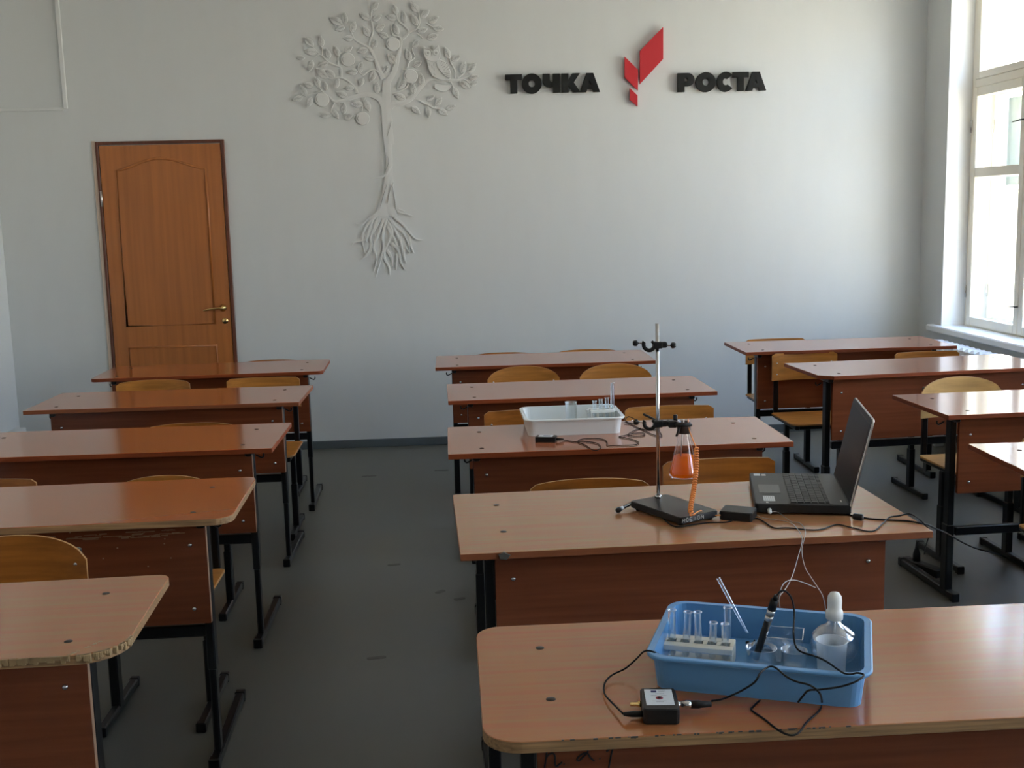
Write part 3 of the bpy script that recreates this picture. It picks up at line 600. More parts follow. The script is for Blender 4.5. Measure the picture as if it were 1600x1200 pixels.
# ------------------------------------------------------------------ chairs
def chair_proto(style, matb, mats):
    t = empty('school_chair', (0, 0, 0)); w_ = .185; bh = .165; zt = .775
    # origin: middle of the backrest on the floor; seat reaches to -y
    for s in (-1, 1):
        x = s * .152
        p = MB(); tube_box(p, (x - .0125, -.0, .405), (x + .0125, .022, zt - .04)); p.build('back_post', m_steel, t)
        p = MB(); tube_box(p, (x - .0125, -.37, .400), (x + .0125, .022, .424)); p.build('seat_rail', m_steel, t)
        p = MB(); tube_box(p, (x - .0125, -.20, .22), (x + .0125, -.165, .40)); tube_box(p, (x - .015, -.205, .02), (x + .015, -.16, .25)); p.build('leg', m_steel, t)
        p = MB(); tube_box(p, (x - .014, -.37, .004), (x + .014, .03, .032)); p.bbox((x - .0155, -.373, 0), (x + .0155, -.35, .034), .003); p.bbox((x - .0155, .01, 0), (x + .0155, .033, .034), .003); p.build('foot', m_steel, t)
    p = MB(); tube_box(p, (-.155, -.195, .37), (.155, -.17, .40)); tube_box(p, (-.155, -.36, .400), (.155, -.336, .424)); p.build('crossbar', m_steel, t)
    # seat
    st = MB(); out = rrect(-w_, -.385, w_, -.005, [.05, .05, .02, .02], 5); st.slab(out, .424, .434, .002, 0, 1)
    sm = st.build('seat', [mats, m_plyedge], t)
    # curved backrest: outline in x,z then bent in y
    n = 20; top = []
    for k in range(n + 1):
        u = -1 + 2 * k / n; x = u * w_
        if style == 'arch': z = zt - .075 * (1 - math.sqrt(max(0, 1 - (abs(u) * .985) ** 2.3)))
        elif style == 'soft': z = zt - .012 * abs(u) ** 3 - (.010 if abs(u) > .97 else 0)
        else: e = max(0, abs(u) - .93) / .07; z = zt - .012 * (1 - math.sqrt(max(0, 1 - e * e)))
        top.append((x, z))
    botz = zt - .175 if style != 'flat' else zt - .155
    def yb(x): return -.012 + .030 * (1 - (x / w_) ** 2) * 1.0 - .012
    vs = []; fs = []; mi = []
    th = .009
    for x, z in top:
        y = yb(x)
        vs += [(x, y, botz), (x, y - .0, z), (x, y + th, z), (x, y + th, botz)]
    for k in range(n):
        a = k * 4; b = a + 4
        fs += [(a, b, b + 1, a + 1), (a + 1, b + 1, b + 2, a + 2), (a + 2, b + 2, b + 3, a + 3), (a + 3, b + 3, b, a)]; mi += [0, 1, 0, 1]
    fs += [(0, 1, 2, 3), (n * 4 + 3, n * 4 + 2, n * 4 + 1, n * 4)]; mi += [1, 1]
    bk = MB(); bk.add(vs, fs, mi, False); bo = bk.build('backrest', [matb, m_plyedge], t)
    for s in (-1, 1):
        for zz in (botz + .035, botz + .10): MB().lathe([(.0045, 0), (.004, .0015), (0, .002)], 10, X=T(s * .155, yb(.155), zz) @ RX(R(90))).build('rivet', m_bolt, t)
    return t
used = set()
def place_chair(kind, x, y, ztop, rz, label, protos={}):
    style, mb_, ms = kind
    key = (style, mb_.name, ms.name)
    if key not in protos: protos[key] = chair_proto(style, mb_, ms); c = protos[key]
    else: c = copy_tree(protos[key])
    c.location = (x, y, 0); c.rotation_euler = (0, 0, rz); c.scale = (1, 1, ztop / .775); tag(c, label, 'chair', 'school chairs'); return c
AR = ('arch', m_ply, m_ply); AR2 = ('arch', m_ply3, m_ply3); SO = ('soft', m_ply, m_ply2); SO2 = ('soft', m_ply2, m_ply2); FL = ('flat', m_ply, m_ply); FL2 = ('flat', m_ply2, m_ply2)
CH = [
 (SO2, -1.03, 6.72, .742, 0, 'plywood chair right behind the desk in front of the door, only its top rim showing'),
 (SO, -1.495, 5.83, .768, 0, 'plywood chair at the second desk from the door, left of its pair'),
 (FL, -.94, 5.83, .762, 0, 'plywood chair at the second desk from the door, right of its pair, seat corner showing'),
 (SO2, -1.07, 4.73, .733, 0, 'plywood chair behind the sharp-cornered cherry desk, only a thin rim showing'),
 (FL2, -1.555, 3.78, .735, 0, 'flat-topped plywood chair at the left edge behind the desk with scratched panel'),
 (AR, -.95, 3.74, .734, .0, 'arch-backed plywood chair behind the desk with scratched panel, seat sticking out'),
 (('arch', m_ply2, m_ply2), -1.115, 2.86, .790, .02, 'large arch-backed plywood chair behind the worn desk at lower left'),
 (SO2, .335, 6.72, .741, 0, 'plywood chair behind the farthest middle desk, left of its pair'),
 (SO, .842, 6.72, .744, 0, 'plywood chair behind the farthest middle desk, right of its pair'),
 (AR, .389, 5.75, .787, 0, 'arch-backed plywood chair at the second middle desk, left of its pair'),
 (('arch', m_ply, m_ply2), .863, 5.75, .784, 0, 'arch-backed plywood chair at the second middle desk, right of its pair'),
 (FL2, .33, 4.60, .762, 0, 'flat-topped plywood chair behind the white plastic tray'),
 (FL, .912, 4.60, .758, 0, 'flat-topped plywood chair behind the desk of the white tray, right of the lab stand rod'),
 (SO2, .428, 3.42, .745, 0, 'plywood chair behind the laptop desk, left of the lab stand rod, only its rim showing'),
 (FL2, .868, 3.57, .760, .03, 'dark flat-topped plywood chair between the orange flask and the laptop'),
 (FL, 2.01, 6.81, .762, 0, 'plywood chair behind the farthest right desk, its side frame showing at the left'),
 (FL, 1.985, 6.17, .755, .02, 'plywood chair with shiny back and full seat showing in the right column'),
 (FL, 2.66, 6.12, .744, .03, 'plywood chair in the right column near the radiator, top of back showing'),
 (AR2, 2.29, 4.90, .790, .03, 'pale arch-backed chair at the right column in front of the window glare'),
 (FL, 2.80, 4.96, .770, .03, 'plywood chair at the right edge, partly outside the photo'),
 (FL, 2.22, 3.86, .735, -.03, 'plywood chair behind the glaring desk at the right edge'),
]
for k, x, y, zt, rz, lab in CH: place_chair(k, x, y, zt, rz, lab)

# ------------------------------------------------------------------ trays
def tray(name, cx, cy, z, rz, sx_, sy_, h, mt, label):
    t = empty(name, (cx, cy, z), rz, label=label, cat='tray')
    a, b = sx_ / 2, sy_ / 2; ins = .014; th = .0025; r = .028
    o0 = rrect(-a + ins, -b + ins, a - ins, b - ins, r * .9, 5); o1 = rrect(-a + .008, -b + .008, a - .008, b - .008, r, 5); o2 = rrect(-a, -b, a, b, r + .006, 5)
    i1 = rrect(-a + .0105, -b + .0105, a - .0105, b - .0105, r, 5); i0 = rrect(-a + ins + th, -b + ins + th, a - ins - th, b - ins - th, r * .9, 5)
    rings = [(o0, 0), (o0, .003), (o1, h - .006), (o2, h - .008), (o2, h - .001), ([(x * .997, y * .997) for x, y in o2], h), (i1, h), (i1, h - .004), (i0, .0045), (i0, .003)]
    n = len(o0); vs = []; fs = []
    for o, zz in rings: vs += [(x, y, zz) for x, y in o]
    for k in range(len(rings) - 1):
        for i in range(n): j = (i + 1) % n; fs.append((k * n + i, k * n + j, (k + 1) * n + j, (k + 1) * n + i))
    fs.append(tuple(range(n - 1, -1, -1))); q = (len(rings) - 1) * n; fs.append(tuple(q + i for i in range(n)))
    m_ = MB(); m_.add(vs, fs, 0, False); m_.build('body', mt, t)
    rim = MB(); rim.tube([(x * .999, y * .999, h - .003) for x, y in rrect(-a, -b, a, b, r + .006, 6)], .0035, 6, closed=True); rim.build('rim', mt, t)
    return t
TW = tray('plastic_tray', .460, 4.195, .758, -.0, .368, .292, .062, m_white_pl, 'white plastic tray with glassware on the middle desk')
TB = tray('plastic_tray', .540, 1.888, .760, R(-20.5), .366, .288, .062, m_blue, 'light blue plastic tray with test tubes, electrode and dropper flask')
TZ = .7645                                            # floor of the blue tray
# tray dividers moulded in the blue tray floor
# ------------------------------------------------------------------ glassware
def ttube(mb, r=.0065, L=.085, X=None):
    n = 14; prof = [(0.0005, 0), (r * .5, r * .15), (r * .85, r * .5), (r, r), (r, L - .004), (r + .0012, L - .002), (r + .0012, L), (r - .0005, L), (r - .0005, L - .006), (r - .0008, r), (.0005, .001)]
    mb.lathe(prof, n, X=X)
def rackpos(i): a = wZ(1031, 1007, .80); b = wZ(1143, 1017, .80); return a + (b - a) * i
ra = Vector((.363, 1.920)); rb = Vector((.482, 1.875)); ang = math.atan2(rb.y - ra.y, rb.x - ra.x)
rk = empty('test_tube_rack', ((ra.x + rb.x) / 2 + .012, (ra.y + rb.y) / 2 + .026, TZ), ang, label='cream plastic test tube rack holding glass tubes in the blue tray', cat='rack')
def rack_mesh(par, mt, hl=.063, hd=.027, zt=.036):
    tpz = MB(); holes = [-.048 + .024 * k for k in range(5)]
    # top plate built of bars around the holes
    hr = .0082
    tpz.bbox((-hl, -hd, zt - .010), (hl, -hr, zt), .001); tpz.bbox((-hl, hr, zt - .010), (hl, hd, zt), .001)
    xs = [-hl] + [v for h_ in holes for v in (h_ - hr, h_ + hr)] + [hl]
    for i in range(0, len(xs), 2): tpz.box((xs[i], -hr, zt - .010), (xs[i + 1], hr, zt))
    tpz.build('top_plate', mt, par)
    MB().bbox((-hl, -hd, .0), (hl, hd, .004), .001).build('bottom_plate', mt, par)
    s = MB(); s.bbox((-hl, -hd, .004), (-hl + .004, hd, zt - .01), .0005); s.bbox((hl - .004, -hd, .004), (hl, hd, zt - .01), .0005); s.build('side_wall', mt, par)
    return holes
holes = rack_mesh(rk, m_rack)
tubes_spec = [(0, .088, 0), (1, .086, .06), (2, .088, -.02), (3, .070, .03), (4, .070, -.02)]
names_t = ['leftmost test tube in the cream rack', 'second test tube from the left in the cream rack', 'middle test tube in the cream rack', 'short test tube, fourth from the left in the cream rack', 'short test tube at the right end of the cream rack']
RM = T(*rk.location) @ RZ(ang)
for i, L, tl in tubes_spec:
    p = RM @ Vector((holes[i], 0, .0045)); g = MB(); ttube(g, .0068, L, RY(tl)); o = g.build('test_tube', m_glass, label='glass ' + names_t[i], cat='test tube', group='test tubes in the blue tray'); o.location = p
p = RM @ Vector((.047, .036, .0)); g = MB(); ttube(g, .007, .092, Matrix()); o = g.build('test_tube', m_glass, label='glass test tube standing behind the cream rack at its right end', cat='test tube', group='test tubes in the blue tray'); o.location = (p.x, p.y, TZ)
# pipette leaning out of the tray at the back
pa = wY(1146, 948, 1.99); pb_ = wY(1122, 903, 2.01); pl = Vector((.508, 1.99, TZ + .002))
pm = MB(); pm.tube([pa + (pa - pb_) * .9, pa, pb_], [.002, .0032, .0036], 10, cap=False); pm.build('glass_rod', m_glass, label='thin glass tube leaning out over the back rim of the blue tray', cat='glass tube')
# glass dishes between the rack and the flask
def vessel(name, x, y, z, r, h, mt, label, cat, th=.0012, flare=0, spout=False, n=28):
    g = MB(); g.lathe([(0.0005, 0), (r * .92, 0), (r, .004), (r + flare, h - .002), (r + flare + .0018, h), (r + flare - .0004, h), (r - th, .005), (r * .9 - th, .002), (.0005, .002)], n)
    o = g.build(name, mt, label=label, cat=cat); o.location = (x, y, z); return o
vessel('glass_beaker', .535, 1.875, TZ, .026, .040, m_glass, 'low glass beaker under the black electrode in the blue tray', 'beaker')
vessel('glass_dish', .572, 1.930, TZ, .030, .024, m_glass, 'shallow glass dish behind the black electrode in the blue tray', 'dish')
vessel('glass_beaker', .592, 1.872, TZ, .022, .034, m_glass, 'small glass beaker between the electrode and the measuring cup', 'beaker')
bx = MB(); X_ = T(.590, 1.925, TZ) @ RZ(R(-20))
for (a, b) in (((-.035, -.03, 0), (.035, -.028, .045)), ((-.035, .028, 0), (.035, .03, .045)), ((-.035, -.03, 0), (-.033, .03, .045)), ((.033, -.03, 0), (.035, .03, .045)), ((-.035, -.03, 0), (.035, .03, .002))): bx.box(a, b, X=X_)
bx.build('plastic_box', m_glass, label='clear square box among the glassware in the blue tray', cat='box')
tg = empty('metal_clip', (.545, 1.975, TZ), label='small dark clip lying at the back of the blue tray', cat='clip')
MB().tube([(0, 0, .003), (.006, .002, .012), (.010, -.002, .003)], .0022, 6).build('wire', m_blk, tg); MB().lathe([(0, 0), (.004, 0), (.004, .004), (0, .005)], 10, X=T(-.004, .012, .002)).build('knob', m_blk, tg)
cup = vessel('measuring_cup', .648, 1.838, TZ, .0235, .062, m_milk, 'frosted plastic measuring cup standing in front of the dropper flask', 'cup', flare=.0025)
# dropper flask with rubber bulb
fk = empty('dropper_flask', (.672, 1.895, TZ), label='round glass flask with a white rubber bulb stopper in the blue tray', cat='flask')
MB().lathe([(.0005, 0), (.024, 0), (.036, .008), (.0425, .026), (.043, .038), (.038, .052), (.024, .063), (.0135, .069), (.0115, .078), (.0115, .088), (.0125, .089), (.0105, .089), (.0105, .078), (.012, .071), (.023, .062), (.036, .05), (.0415, .037), (.034, .01), (.0005, .002)], 32).build('bulb_body', m_glass, fk)
MB().lathe([(0, .075), (.011, .077), (.0148, .079), (.0152, .090), (.0142, .094), (.0126, .096), (.0124, .102), (.0128, .112), (.0118, .120), (.008, .126), (0, .1285)], 24).build('rubber_bulb', m_cap, fk)
MB().tube([(0, 0, .01), (0, 0, .04), (0, 0, .08)], .0022, 8).build('dropper_tube', m_glass, fk)
# electrode
eb = wZ(1180, 1031, .772); et = wY(1213, 930, eb.y - .03)
edir = (et - eb); EL = edir.length; E_ = empty('electrode', eb, label='black rod electrode with grey band standing tilted in the blue tray', cat='electrode')
Q = edir.to_track_quat('Z', 'Y').to_matrix().to_4x4()
def ev(a, b, r0, r1, mt, nm): MB().lathe([(0, a), (r0, a), (r1, b), (0, b)], 18, X=Q).build(nm, mt, E_)
ev(0, .003, .0055, .0062, m_silver, 'tip'); ev(.003, EL * .62, .0062, .0062, m_blk, 'shaft'); ev(EL * .62, EL * .69, .0070, .0070, m_silver, 'collar'); ev(EL * .69, EL * .70, .0064, .0064, m_blk, 'gap_ring')
ev(EL * .70, EL * .78, .0070, .0070, m_silver, 'collar'); ev(EL * .78, EL * .93, .0075, .0068, m_blk, 'cap'); ev(EL * .93, EL, .005, .0035, m_blk, 'cable_boot')
MB().bbox((-.0022, -.0066, EL * .42), (.0022, -.0058, EL * .47), .0002, X=Q).bbox((-.0012, -.0066, EL * .39), (.001, -.0058, EL * .405), .0002, X=Q).build('printed_mark', m_label, E_)

# ------------------------------------------------------------------ sensor box beside the blue tray
sb = empty('sensor_box', (.3255, 1.7265, .760), R(-6), label='small black sensor box with a printed label in front of the blue tray', cat='sensor')
MB().slab(rrect(-.029, -.041, .029, .041, .007, 4), 0, .0265, .0018).build('case', m_blk, sb)
lb = MB().box((-.0225, -.026, .0266), (.0225, .034, .0270)).build('printed_label', m_label, sb)
pr = MB(); pr.box((-.012, .022, .0271), (-.003, .029, .0273)); pr.build('logo_print', m_ink, lb)
pr = MB()
for (x0, x1, y) in ((.000, .012, .0265), (.001, .009, .0235), (-.005, .008, .016), (-.013, -.004, .0085), (.004, .012, .0085), (-.012, .010, -.012), (-.006, .006, -.0155)):
    x = x0
    while x < x1: l = rnd.uniform(.0008, .002); pr.box((x, y, .0271), (x + l, y + .0012, .0272)); x += l + .0006
pr.build('fine_print', mat('grey_ink', (.15, .16, .2), .6), lb, kind='stuff')
MB().lathe([(0, .0271), (.0058, .0271), (.0058, .0276), (0, .0276)], 18, X=T(0, 0, 0)).build('red_ring', m_inkred, lb); MB().lathe([(0, .0276), (.0034, .0276), (.0034, .0281), (0, .0281)], 14).build('button', m_blk, lb)
def conn(nm, prof, mt, X, par): return MB().lathe(prof, 16, X=X).build(nm, mt, par)
conn('socket', [(0, 0), (.0062, 0), (.0062, .003), (.0045, .004), (.0045, .007), (.0058, .0075), (.0058, .012), (.0068, .014), (.0068, .022), (0, .023)], m_chrome, T(.029, .004, .014) @ RY(R(90)), sb)
conn('plug', [(0, .021), (.0065, .022), (.0068, .034), (.0055, .040), (.0042, .055), (0, .056)], m_blk, T(.029, .004, .014) @ RY(R(90)), sb)
conn('terminal', [(0, 0), (.005, 0), (.005, .006), (.0035, .0065), (.0035, .018), (0, .018)], m_brass, T(-.029, .004, .015) @ RY(R(-90)), sb)
conn('plug', [(0, 0), (.005, 0), (.005, .016), (.0032, .030), (0, .031)], m_blk, T(-.029, -.024, .011) @ RY(R(-90)), sb)

def cable(name, pts, r, mt, label, k=5, n=7):
    m_ = MB(); m_.tube(smooth_path(pts, k), r, n); return m_.build(name, mt, label=label, cat='cable')
def zc(crop, x, y, Z): return wZ(crop[0] + x / crop[2], crop[1] + y / crop[2], Z)
def yc(crop, x, y, Y): return wY(crop[0] + x / crop[2], crop[1] + y / crop[2], Y)
K4 = (920, 890, 3.3333)
zt_ = .7618
cable('black_cable', [(T(.3255, 1.7265, .760) @ RZ(R(-6))) @ Vector((-.0595, -.024, .011)), zc(K4, 110, 682, .768), zc(K4, 80, 640, .766), zc(K4, 84, 590, .766), zc(K4, 120, 550, .768), zc(K4, 190, 515, .776), zc(K4, 245, 468, .79), zc(K4, 285, 428, .822), zc(K4, 322, 424, .826), zc(K4, 364, 440, .818)], .0016, m_cable, 'black cable from the sensor box over the left rim of the blue tray')
rimz = .8245
cable('black_cable', [zc(K4, 640, 684, .772), zc(K4, 690, 676, .768), zc(K4, 740, 657, .768), yc(K4, 800, 628, 1.715), yc(K4, 865, 585, 1.69), yc(K4, 893, 540, 1.69), zc(K4, 932, 508, rimz + .002), zc(K4, 970, 510, rimz + .003), yc(K4, 1030, 558, 1.685), yc(K4, 1080, 583, 1.67), yc(K4, 1150, 602, 1.64), yc(K4, 1200, 640, 1.62), zc(K4, 1214, 690, .764), zc(K4, 1200, 735, .7615), zc(K4, 1135, 795, .7615), zc(K4, 1095, 848, .7615), zc(K4, 1050, 863, .7615), zc(K4, 990, 838, .7615), zc(K4, 920, 783, .7615), zc(K4, 850, 733, .7615), zc(K4, 858, 712, .7615), zc(K4, 890, 680, .763)], .0017, m_cable, 'black cable looping from the sensor box plug in front of the blue tray')
cable('black_cable', [et + Vector((0, 0, -.002)), yc(K4, 1000, 112, et.y), yc(K4, 1030, 116, et.y + .0), yc(K4, 1058, 155, et.y - .0), yc(K4, 1070, 230, et.y), yc(K4, 1066, 330, 1.815), yc(K4, 1078, 400, 1.80), yc(K4, 1110, 430, 1.79), yc(K4, 1180, 452, 1.76), yc(K4, 1240, 480, 1.735), yc(K4, 1300, 522, 1.715), zc(K4, 1332, 540, .829), zc(K4, 1370, 543, .826), zc(K4, 1400, 538, .829), zc(K4, 1432, 548, .827), yc(K4, 1410, 572, 1.668), yc(K4, 1370, 592, 1.66), yc(K4, 1300, 612, 1.66), yc(K4, 1200, 625, 1.66), yc(K4, 1145, 629, 1.675), yc(K4, 1118, 655, 1.69), yc(K4, 1090, 690, 1.70)], .0017, m_cable, 'black cable from the electrode top over the front rim of the blue tray')

# ------------------------------------------------------------------ white tray contents
TZW = .7625
rk2 = empty('test_tube_rack', (.575, 4.20, TZW), R(5), label='pale plastic tube rack with short tubes in the white tray', cat='rack')
h2 = rack_mesh(rk2, m_white_pl, .046, .03, .064)
def tube2(x, y, L, r, lab, X=Matrix()):
    g = MB(); ttube(g, r, L, X); o = g.build('test_tube', m_glass, label=lab, cat='test tube', group='test tubes in the white tray'); o.location = (x, y, TZW + .0045)
for k, hx in enumerate(h2[1:4]): 
    p = T(*rk2.location) @ RZ(R(5)) @ Vector((hx, 0, 0)); tube2(p.x, p.y, .092 + .005 * k, .0076, 'short glass tube in the pale rack, %s of three' % ['leftmost', 'middle', 'rightmost'][k])
p = T(*rk2.location) @ RZ(R(5)) @ Vector((h2[4], 0, 0)); tube2(p.x - .003, p.y, .158, .0078, 'tall glass tube rising from the white tray')
vessel('glass_beaker', .462, 4.20, TZW, .022, .095, m_glass, 'narrow glass beaker standing in the white tray', 'beaker')
s3 = empty('sensor_box', (.345, 3.965, .758), R(-14), label='flat black sensor box with pale label in front of the white tray', cat='sensor')
MB().slab(rrect(-.037, -.022, .037, .022, .005, 3), 0, .019, .0015).build('case', m_blk, s3)
l3 = MB().box((-.026, -.014, .0191), (.024, .018, .0196)).build('printed_label', m_label, s3); MB().box((-.01, -.002, .0197), (.014, .006, .0199)).build('logo_print', m_ink, l3)
conn('plug', [(0, 0), (.005, 0), (.0048, .014), (.003, .026), (0, .027)], m_blk, T(.037, -.004, .009) @ RY(R(90)), s3)
K6 = (790, 570, 5.926); zd = .7605
def zk(l, z=zd): return [zc(K6, x, y, z) for x, y in l]
cable('black_cable', [zc(K6, 490, 688, .766)] + zk([(560, 700), (640, 712), (740, 712), (840, 725), (880, 760), (850, 790), (800, 785), (740, 745), (670, 715), (700, 690), (800, 682), (900, 690), (940, 715), (945, 745), (1080, 745), (1200, 740), (1230, 715), (1150, 685), (1050, 665), (1100, 655), (1180, 635), (1280, 632), (1275, 655), (1180, 660), (1130, 645), (1200, 605), (1250, 585)]), .0017, m_cable, 'tangled black cable lying in front of the white tray')
cable('black_cable', zk([(1100, 535), (1180, 540), (1230, 525), (1140, 480)], .762) + zk([(1115, 520), (1200, 570), (1290, 610), (1360, 645), (1440, 662), (1440, 640), (1400, 600), (1300, 598), (1230, 590)]), .0017, m_cable, 'black cable looping to the right of the white tray behind the stand rod')

# ------------------------------------------------------------------ lab stand
SZ = .760
# base: long axis direction and centre from the four measured corners
sc = Vector((.592, 2.925)); la = Vector((.46, -.888)).normalized(); sa = Vector((-la.y, la.x)); rzs = math.atan2(la.y, la.x)
ST = empty('lab_stand', (sc.x, sc.y, SZ), rzs, label='chrome rod lab stand on a black base plate on the tan desk', cat='lab stand')
MB().slab(rrect(-.108, -.064, .108, .064, .008, 4), .006, .024, .002).build('base_plate', m_steel, ST)
for sx__ in (-1, 1):
    for sy__ in (-1, 1): MB().lathe([(0, 0), (.008, 0), (.008, .007), (0, .007)], 12, X=T(sx__ * .09, sy__ * .048, 0)).build('rubber_foot', m_blk, ST)
rp_ = Vector((.568, 3.012)); lp = RZ(-rzs) @ Vector((rp_.x - sc.x, rp_.y - sc.y, 0))
MB().tube([(lp.x, lp.y, .024), (lp.x, lp.y, .25), (lp.x, lp.y, .505)], .0050, 14).build('rod', m_chrome, ST)
MB().lathe([(0, .024), (.0095, .024), (.0095, .031), (.006, .033), (0, .033)], 6, X=T(lp.x, lp.y, 0)).build('nut', m_chrome, ST)
# white hand-painted letters on the short face towards the viewer
tx = MB(); XT = T(.1085, 0, .007) @ RZ(R(90)) @ RX(R(90))
strokes = {'H': [[(0, 0), (.1, 1)], [(.55, 0), (.65, 1)], [(.1, .5), (.6, .55)]], 'O': [[(.3, 0), (0, .4), (.15, .95), (.5, 1), (.65, .5), (.5, .05), (.3, 0)]], 'E': [[(.6, 1), (.05, .95), (.05, 0), (.6, 0)], [(.05, .5), (.5, .5)]],
  'I': [[(.3, 0), (.35, 1)]], 'M': [[(0, 0), (.1, 1), (.35, .4), (.6, 1), (.7, 0)]]}
for i, ch in enumerate('HOEIOM'):
    for st_ in strokes[ch]:
        pts = [((-.058 + i * .0125 + x * .0125), (.0035 + y * .0095), 0) for x, y in st_]
        tx.tube(pts if len(pts) == 2 else smooth_path(pts, 3), .0010, 5, X=XT)
tx.build('painted_letters', m_paint_w, ST)
# boss head (upper)
ry = rp_.y
def boss(z, par_lab, nm='clamp_boss', mirror=False):
    e = empty(nm, (rp_.x, ry, z), 0, label=par_lab, cat='clamp')
    b = MB().bbox((-.012, -.013, -.009), (.012, .013, .009), .002)
    b.bbox((.010, -.009, -.008), (.026, .009, .008), .003); b.build('block', m_blk, e)
    hkp = smooth_path([(-.008, -.004, -.004), (-.016, -.004, -.012), (-.026, -.004, -.013), (-.036, -.004, -.006), (-.038, -.004, .006), (-.036, -.004, .010)], 4)
    MB().tube(hkp, .0055, 8).build('hook', m_blk, e); MB().tube([(-.016, -.004, .011), (-.010, -.004, .005), (-.006, -.004, .0)], .004, 6).build('jaw_tip', m_blk, e)
    for (x0, x1, zz) in ((-.036, -.054, .007), (.026, .036, -.002)):
        d = 1 if x1 > x0 else -1
        MB().tube([(x0, -.004, zz), (x1, -.004, zz)], .0022, 8).build('screw', m_bolt, e)
        MB().lathe([(0, 0), (.0055, 0), (.0085, .003), (.0085, .008), (.006, .013), (0, .013)], 6, X=T(x1, -.004, zz) @ RY(R(90 * d))).build('thumb_knob', m_blk, e)
    return e
z_c1 = wY(1025, 539, ry).z; z_c2 = wY(1028, 662, ry).z
boss(z_c1, 'black clamp boss with an empty hook high on the lab stand rod')
b2 = boss(z_c2, 'black clamp boss low on the lab stand rod, gripping the flask clamp')
fc = Vector((wY(1067, 664, ry).x, ry - .012))
cl = empty('flask_clamp', (rp_.x, ry, z_c2), 0, label='black three-finger clamp holding the neck of the orange flask', cat='clamp')
dx = fc.x - rp_.x
MB().tube([(-.030, .05, .018), (0, .017, .006), (dx - .02, -.008, .001)], .0035, 8).build('arm', m_blk, cl)
MB().bbox((.026, -.02, -.010), (.050, .008, .010), .003).build('hinge_block', m_blk, cl)
MB().lathe([(0, 0), (.006, 0), (.006, .018), (0, .018)], 8, X=T(.047, -.006, .006)).build('thumb_knob', m_blk, cl)
for s in (-1, 1):
    MB().tube(smooth_path([(.045, -.012 + s * .006, 0), (dx - .015, -.012 + s * .021, 0), (dx + .004, -.012 + s * .0215, 0), (dx + .017, -.012 + s * .013, -.002)], 4), .0045, 8).build('finger', m_blk, cl)
MB().tube([(dx - .016, -.030, -.004), (dx - .020, -.034, -.018), (dx - .026, -.036, -.030)], [.004, .004, .003], 8).build('screw_tail', m_blk, cl)
m_smoke = mat('rubber_sleeve', (.05, .03, .025), .5)
MB().lathe([(.0165, -.026), (.0178, -.026), (.0185, -.008), (.0185, .006), (.017, .006), (.0165, -.026)], 24, X=T(dx, -.012, 0)).build('neck_sleeve', m_smoke, cl)
# conical flask: mouth at the clamp, base hangs free above the plate
zt2 = z_c2 + .009; zb = wY(1063, 745, ry - .012).z; H = zt2 - zb
FK = empty('conical_flask', (fc.x, fc.y, zb), 0, label='conical glass flask of orange liquid hanging from the stand clamp', cat='flask')
pr = [(.0005, 0), (.034, .0), (.0395, .004), (.041, .010), (.039, .020), (.0155, H * .74), (.0145, H * .8), (.0145, H - .004), (.017, H - .002), (.017, H), (.0135, H), (.0130, H * .8), (.0140, H * .73), (.0375, .020), (.039, .010), (.034, .0025), (.0005, .0025)]
MB().lathe(pr[:10] + [(.0138, H - .001)], 36).build('glass', m_glass2, FK)
zl = wY(1065, 712, ry - .012).z - zb
rl = .0375 + (.0140 - .0375) * (zl - .020) / (H * .73 - .020)
MB().lathe([(.0003, .0028), (.0335, .0028), (.0385, .010), (.0370, .020), (rl - .0004, zl), (.0003, zl)], 36).build('orange_liquid', m_liquid, FK)
MB().tube([(.0305, -.0, H * .30), (.0, -.0305, H * .30)], .0002, 4)  # (no mesh)
pg = MB(); pg.tube([(-.012, -.004, .02), (-.006, -.002, H * .6), (0, 0, H + .002)], .0018, 6); pg.build('probe', m_silver, FK)
# orange coiled cable
c0 = wY(1077, 672, ry - .03); c1 = wY(1088, 700, ry - .06); c2 = wY(1080, 800, 2.80)
pts = [Vector((fc.x + .012, fc.y, zt2 + .002)), c0, c1]; path = smooth_path([c1, wY(1088, 730, ry - .1), wY(1084, 765, 2.86), wY(1079, 795, 2.80), wY(1082, 805, 2.785)], 40)
coil = []; turns = 28; nn = len(path)
acc = [0]
for i in range(1, nn): acc.append(acc[-1] + (path[i] - path[i - 1]).length)
for i in range(turns * 8 + 1):
    s_ = acc[-1] * i / (turns * 8); j = next((k for k in range(1, nn) if acc[k] >= s_ - 1e-9), nn - 1); t = (s_ - acc[j - 1]) / max(1e-9, acc[j] - acc[j - 1]); p = path[j - 1].lerp(path[j], t)
    d = (path[j] - path[j - 1]).normalized(); a_ = d.cross(Vector((0, 1, 0))).normalized(); b_ = d.cross(a_); th_ = 2 * math.pi * i / 8
    coil.append(p + (a_ * math.cos(th_) + b_ * math.sin(th_)) * .0052)
cc = empty('coiled_cable', c2, label='orange coiled sensor cable running from the flask down to the base plate', cat='cable')
mb = MB(); mb.tube(coil, .0021, 6); mb.v = [tuple(Vector(v) - c2) for v in mb.v]; mb.build('coil', m_coil, cc)
mb = MB(); mb.tube(smooth_path(pts, 5), .0016, 6); mb.v = [tuple(Vector(v) - c2) for v in mb.v]; mb.build('lead', m_coil, cc)
K1 = (950, 750, 6.6667)
mb = MB(); mb.tube(smooth_path([path[-1], zc(K1, 960, 320, .787), zc(K1, 1010, 348, .778), zc(K1, 1080, 366, .772), zc(K1, 1150, 368, .772), zc(K1, 1215, 356, .774)], 5), .0018, 6); mb.v = [tuple(Vector(v) - c2) for v in mb.v]; mb.build('lead', m_coil, cc)
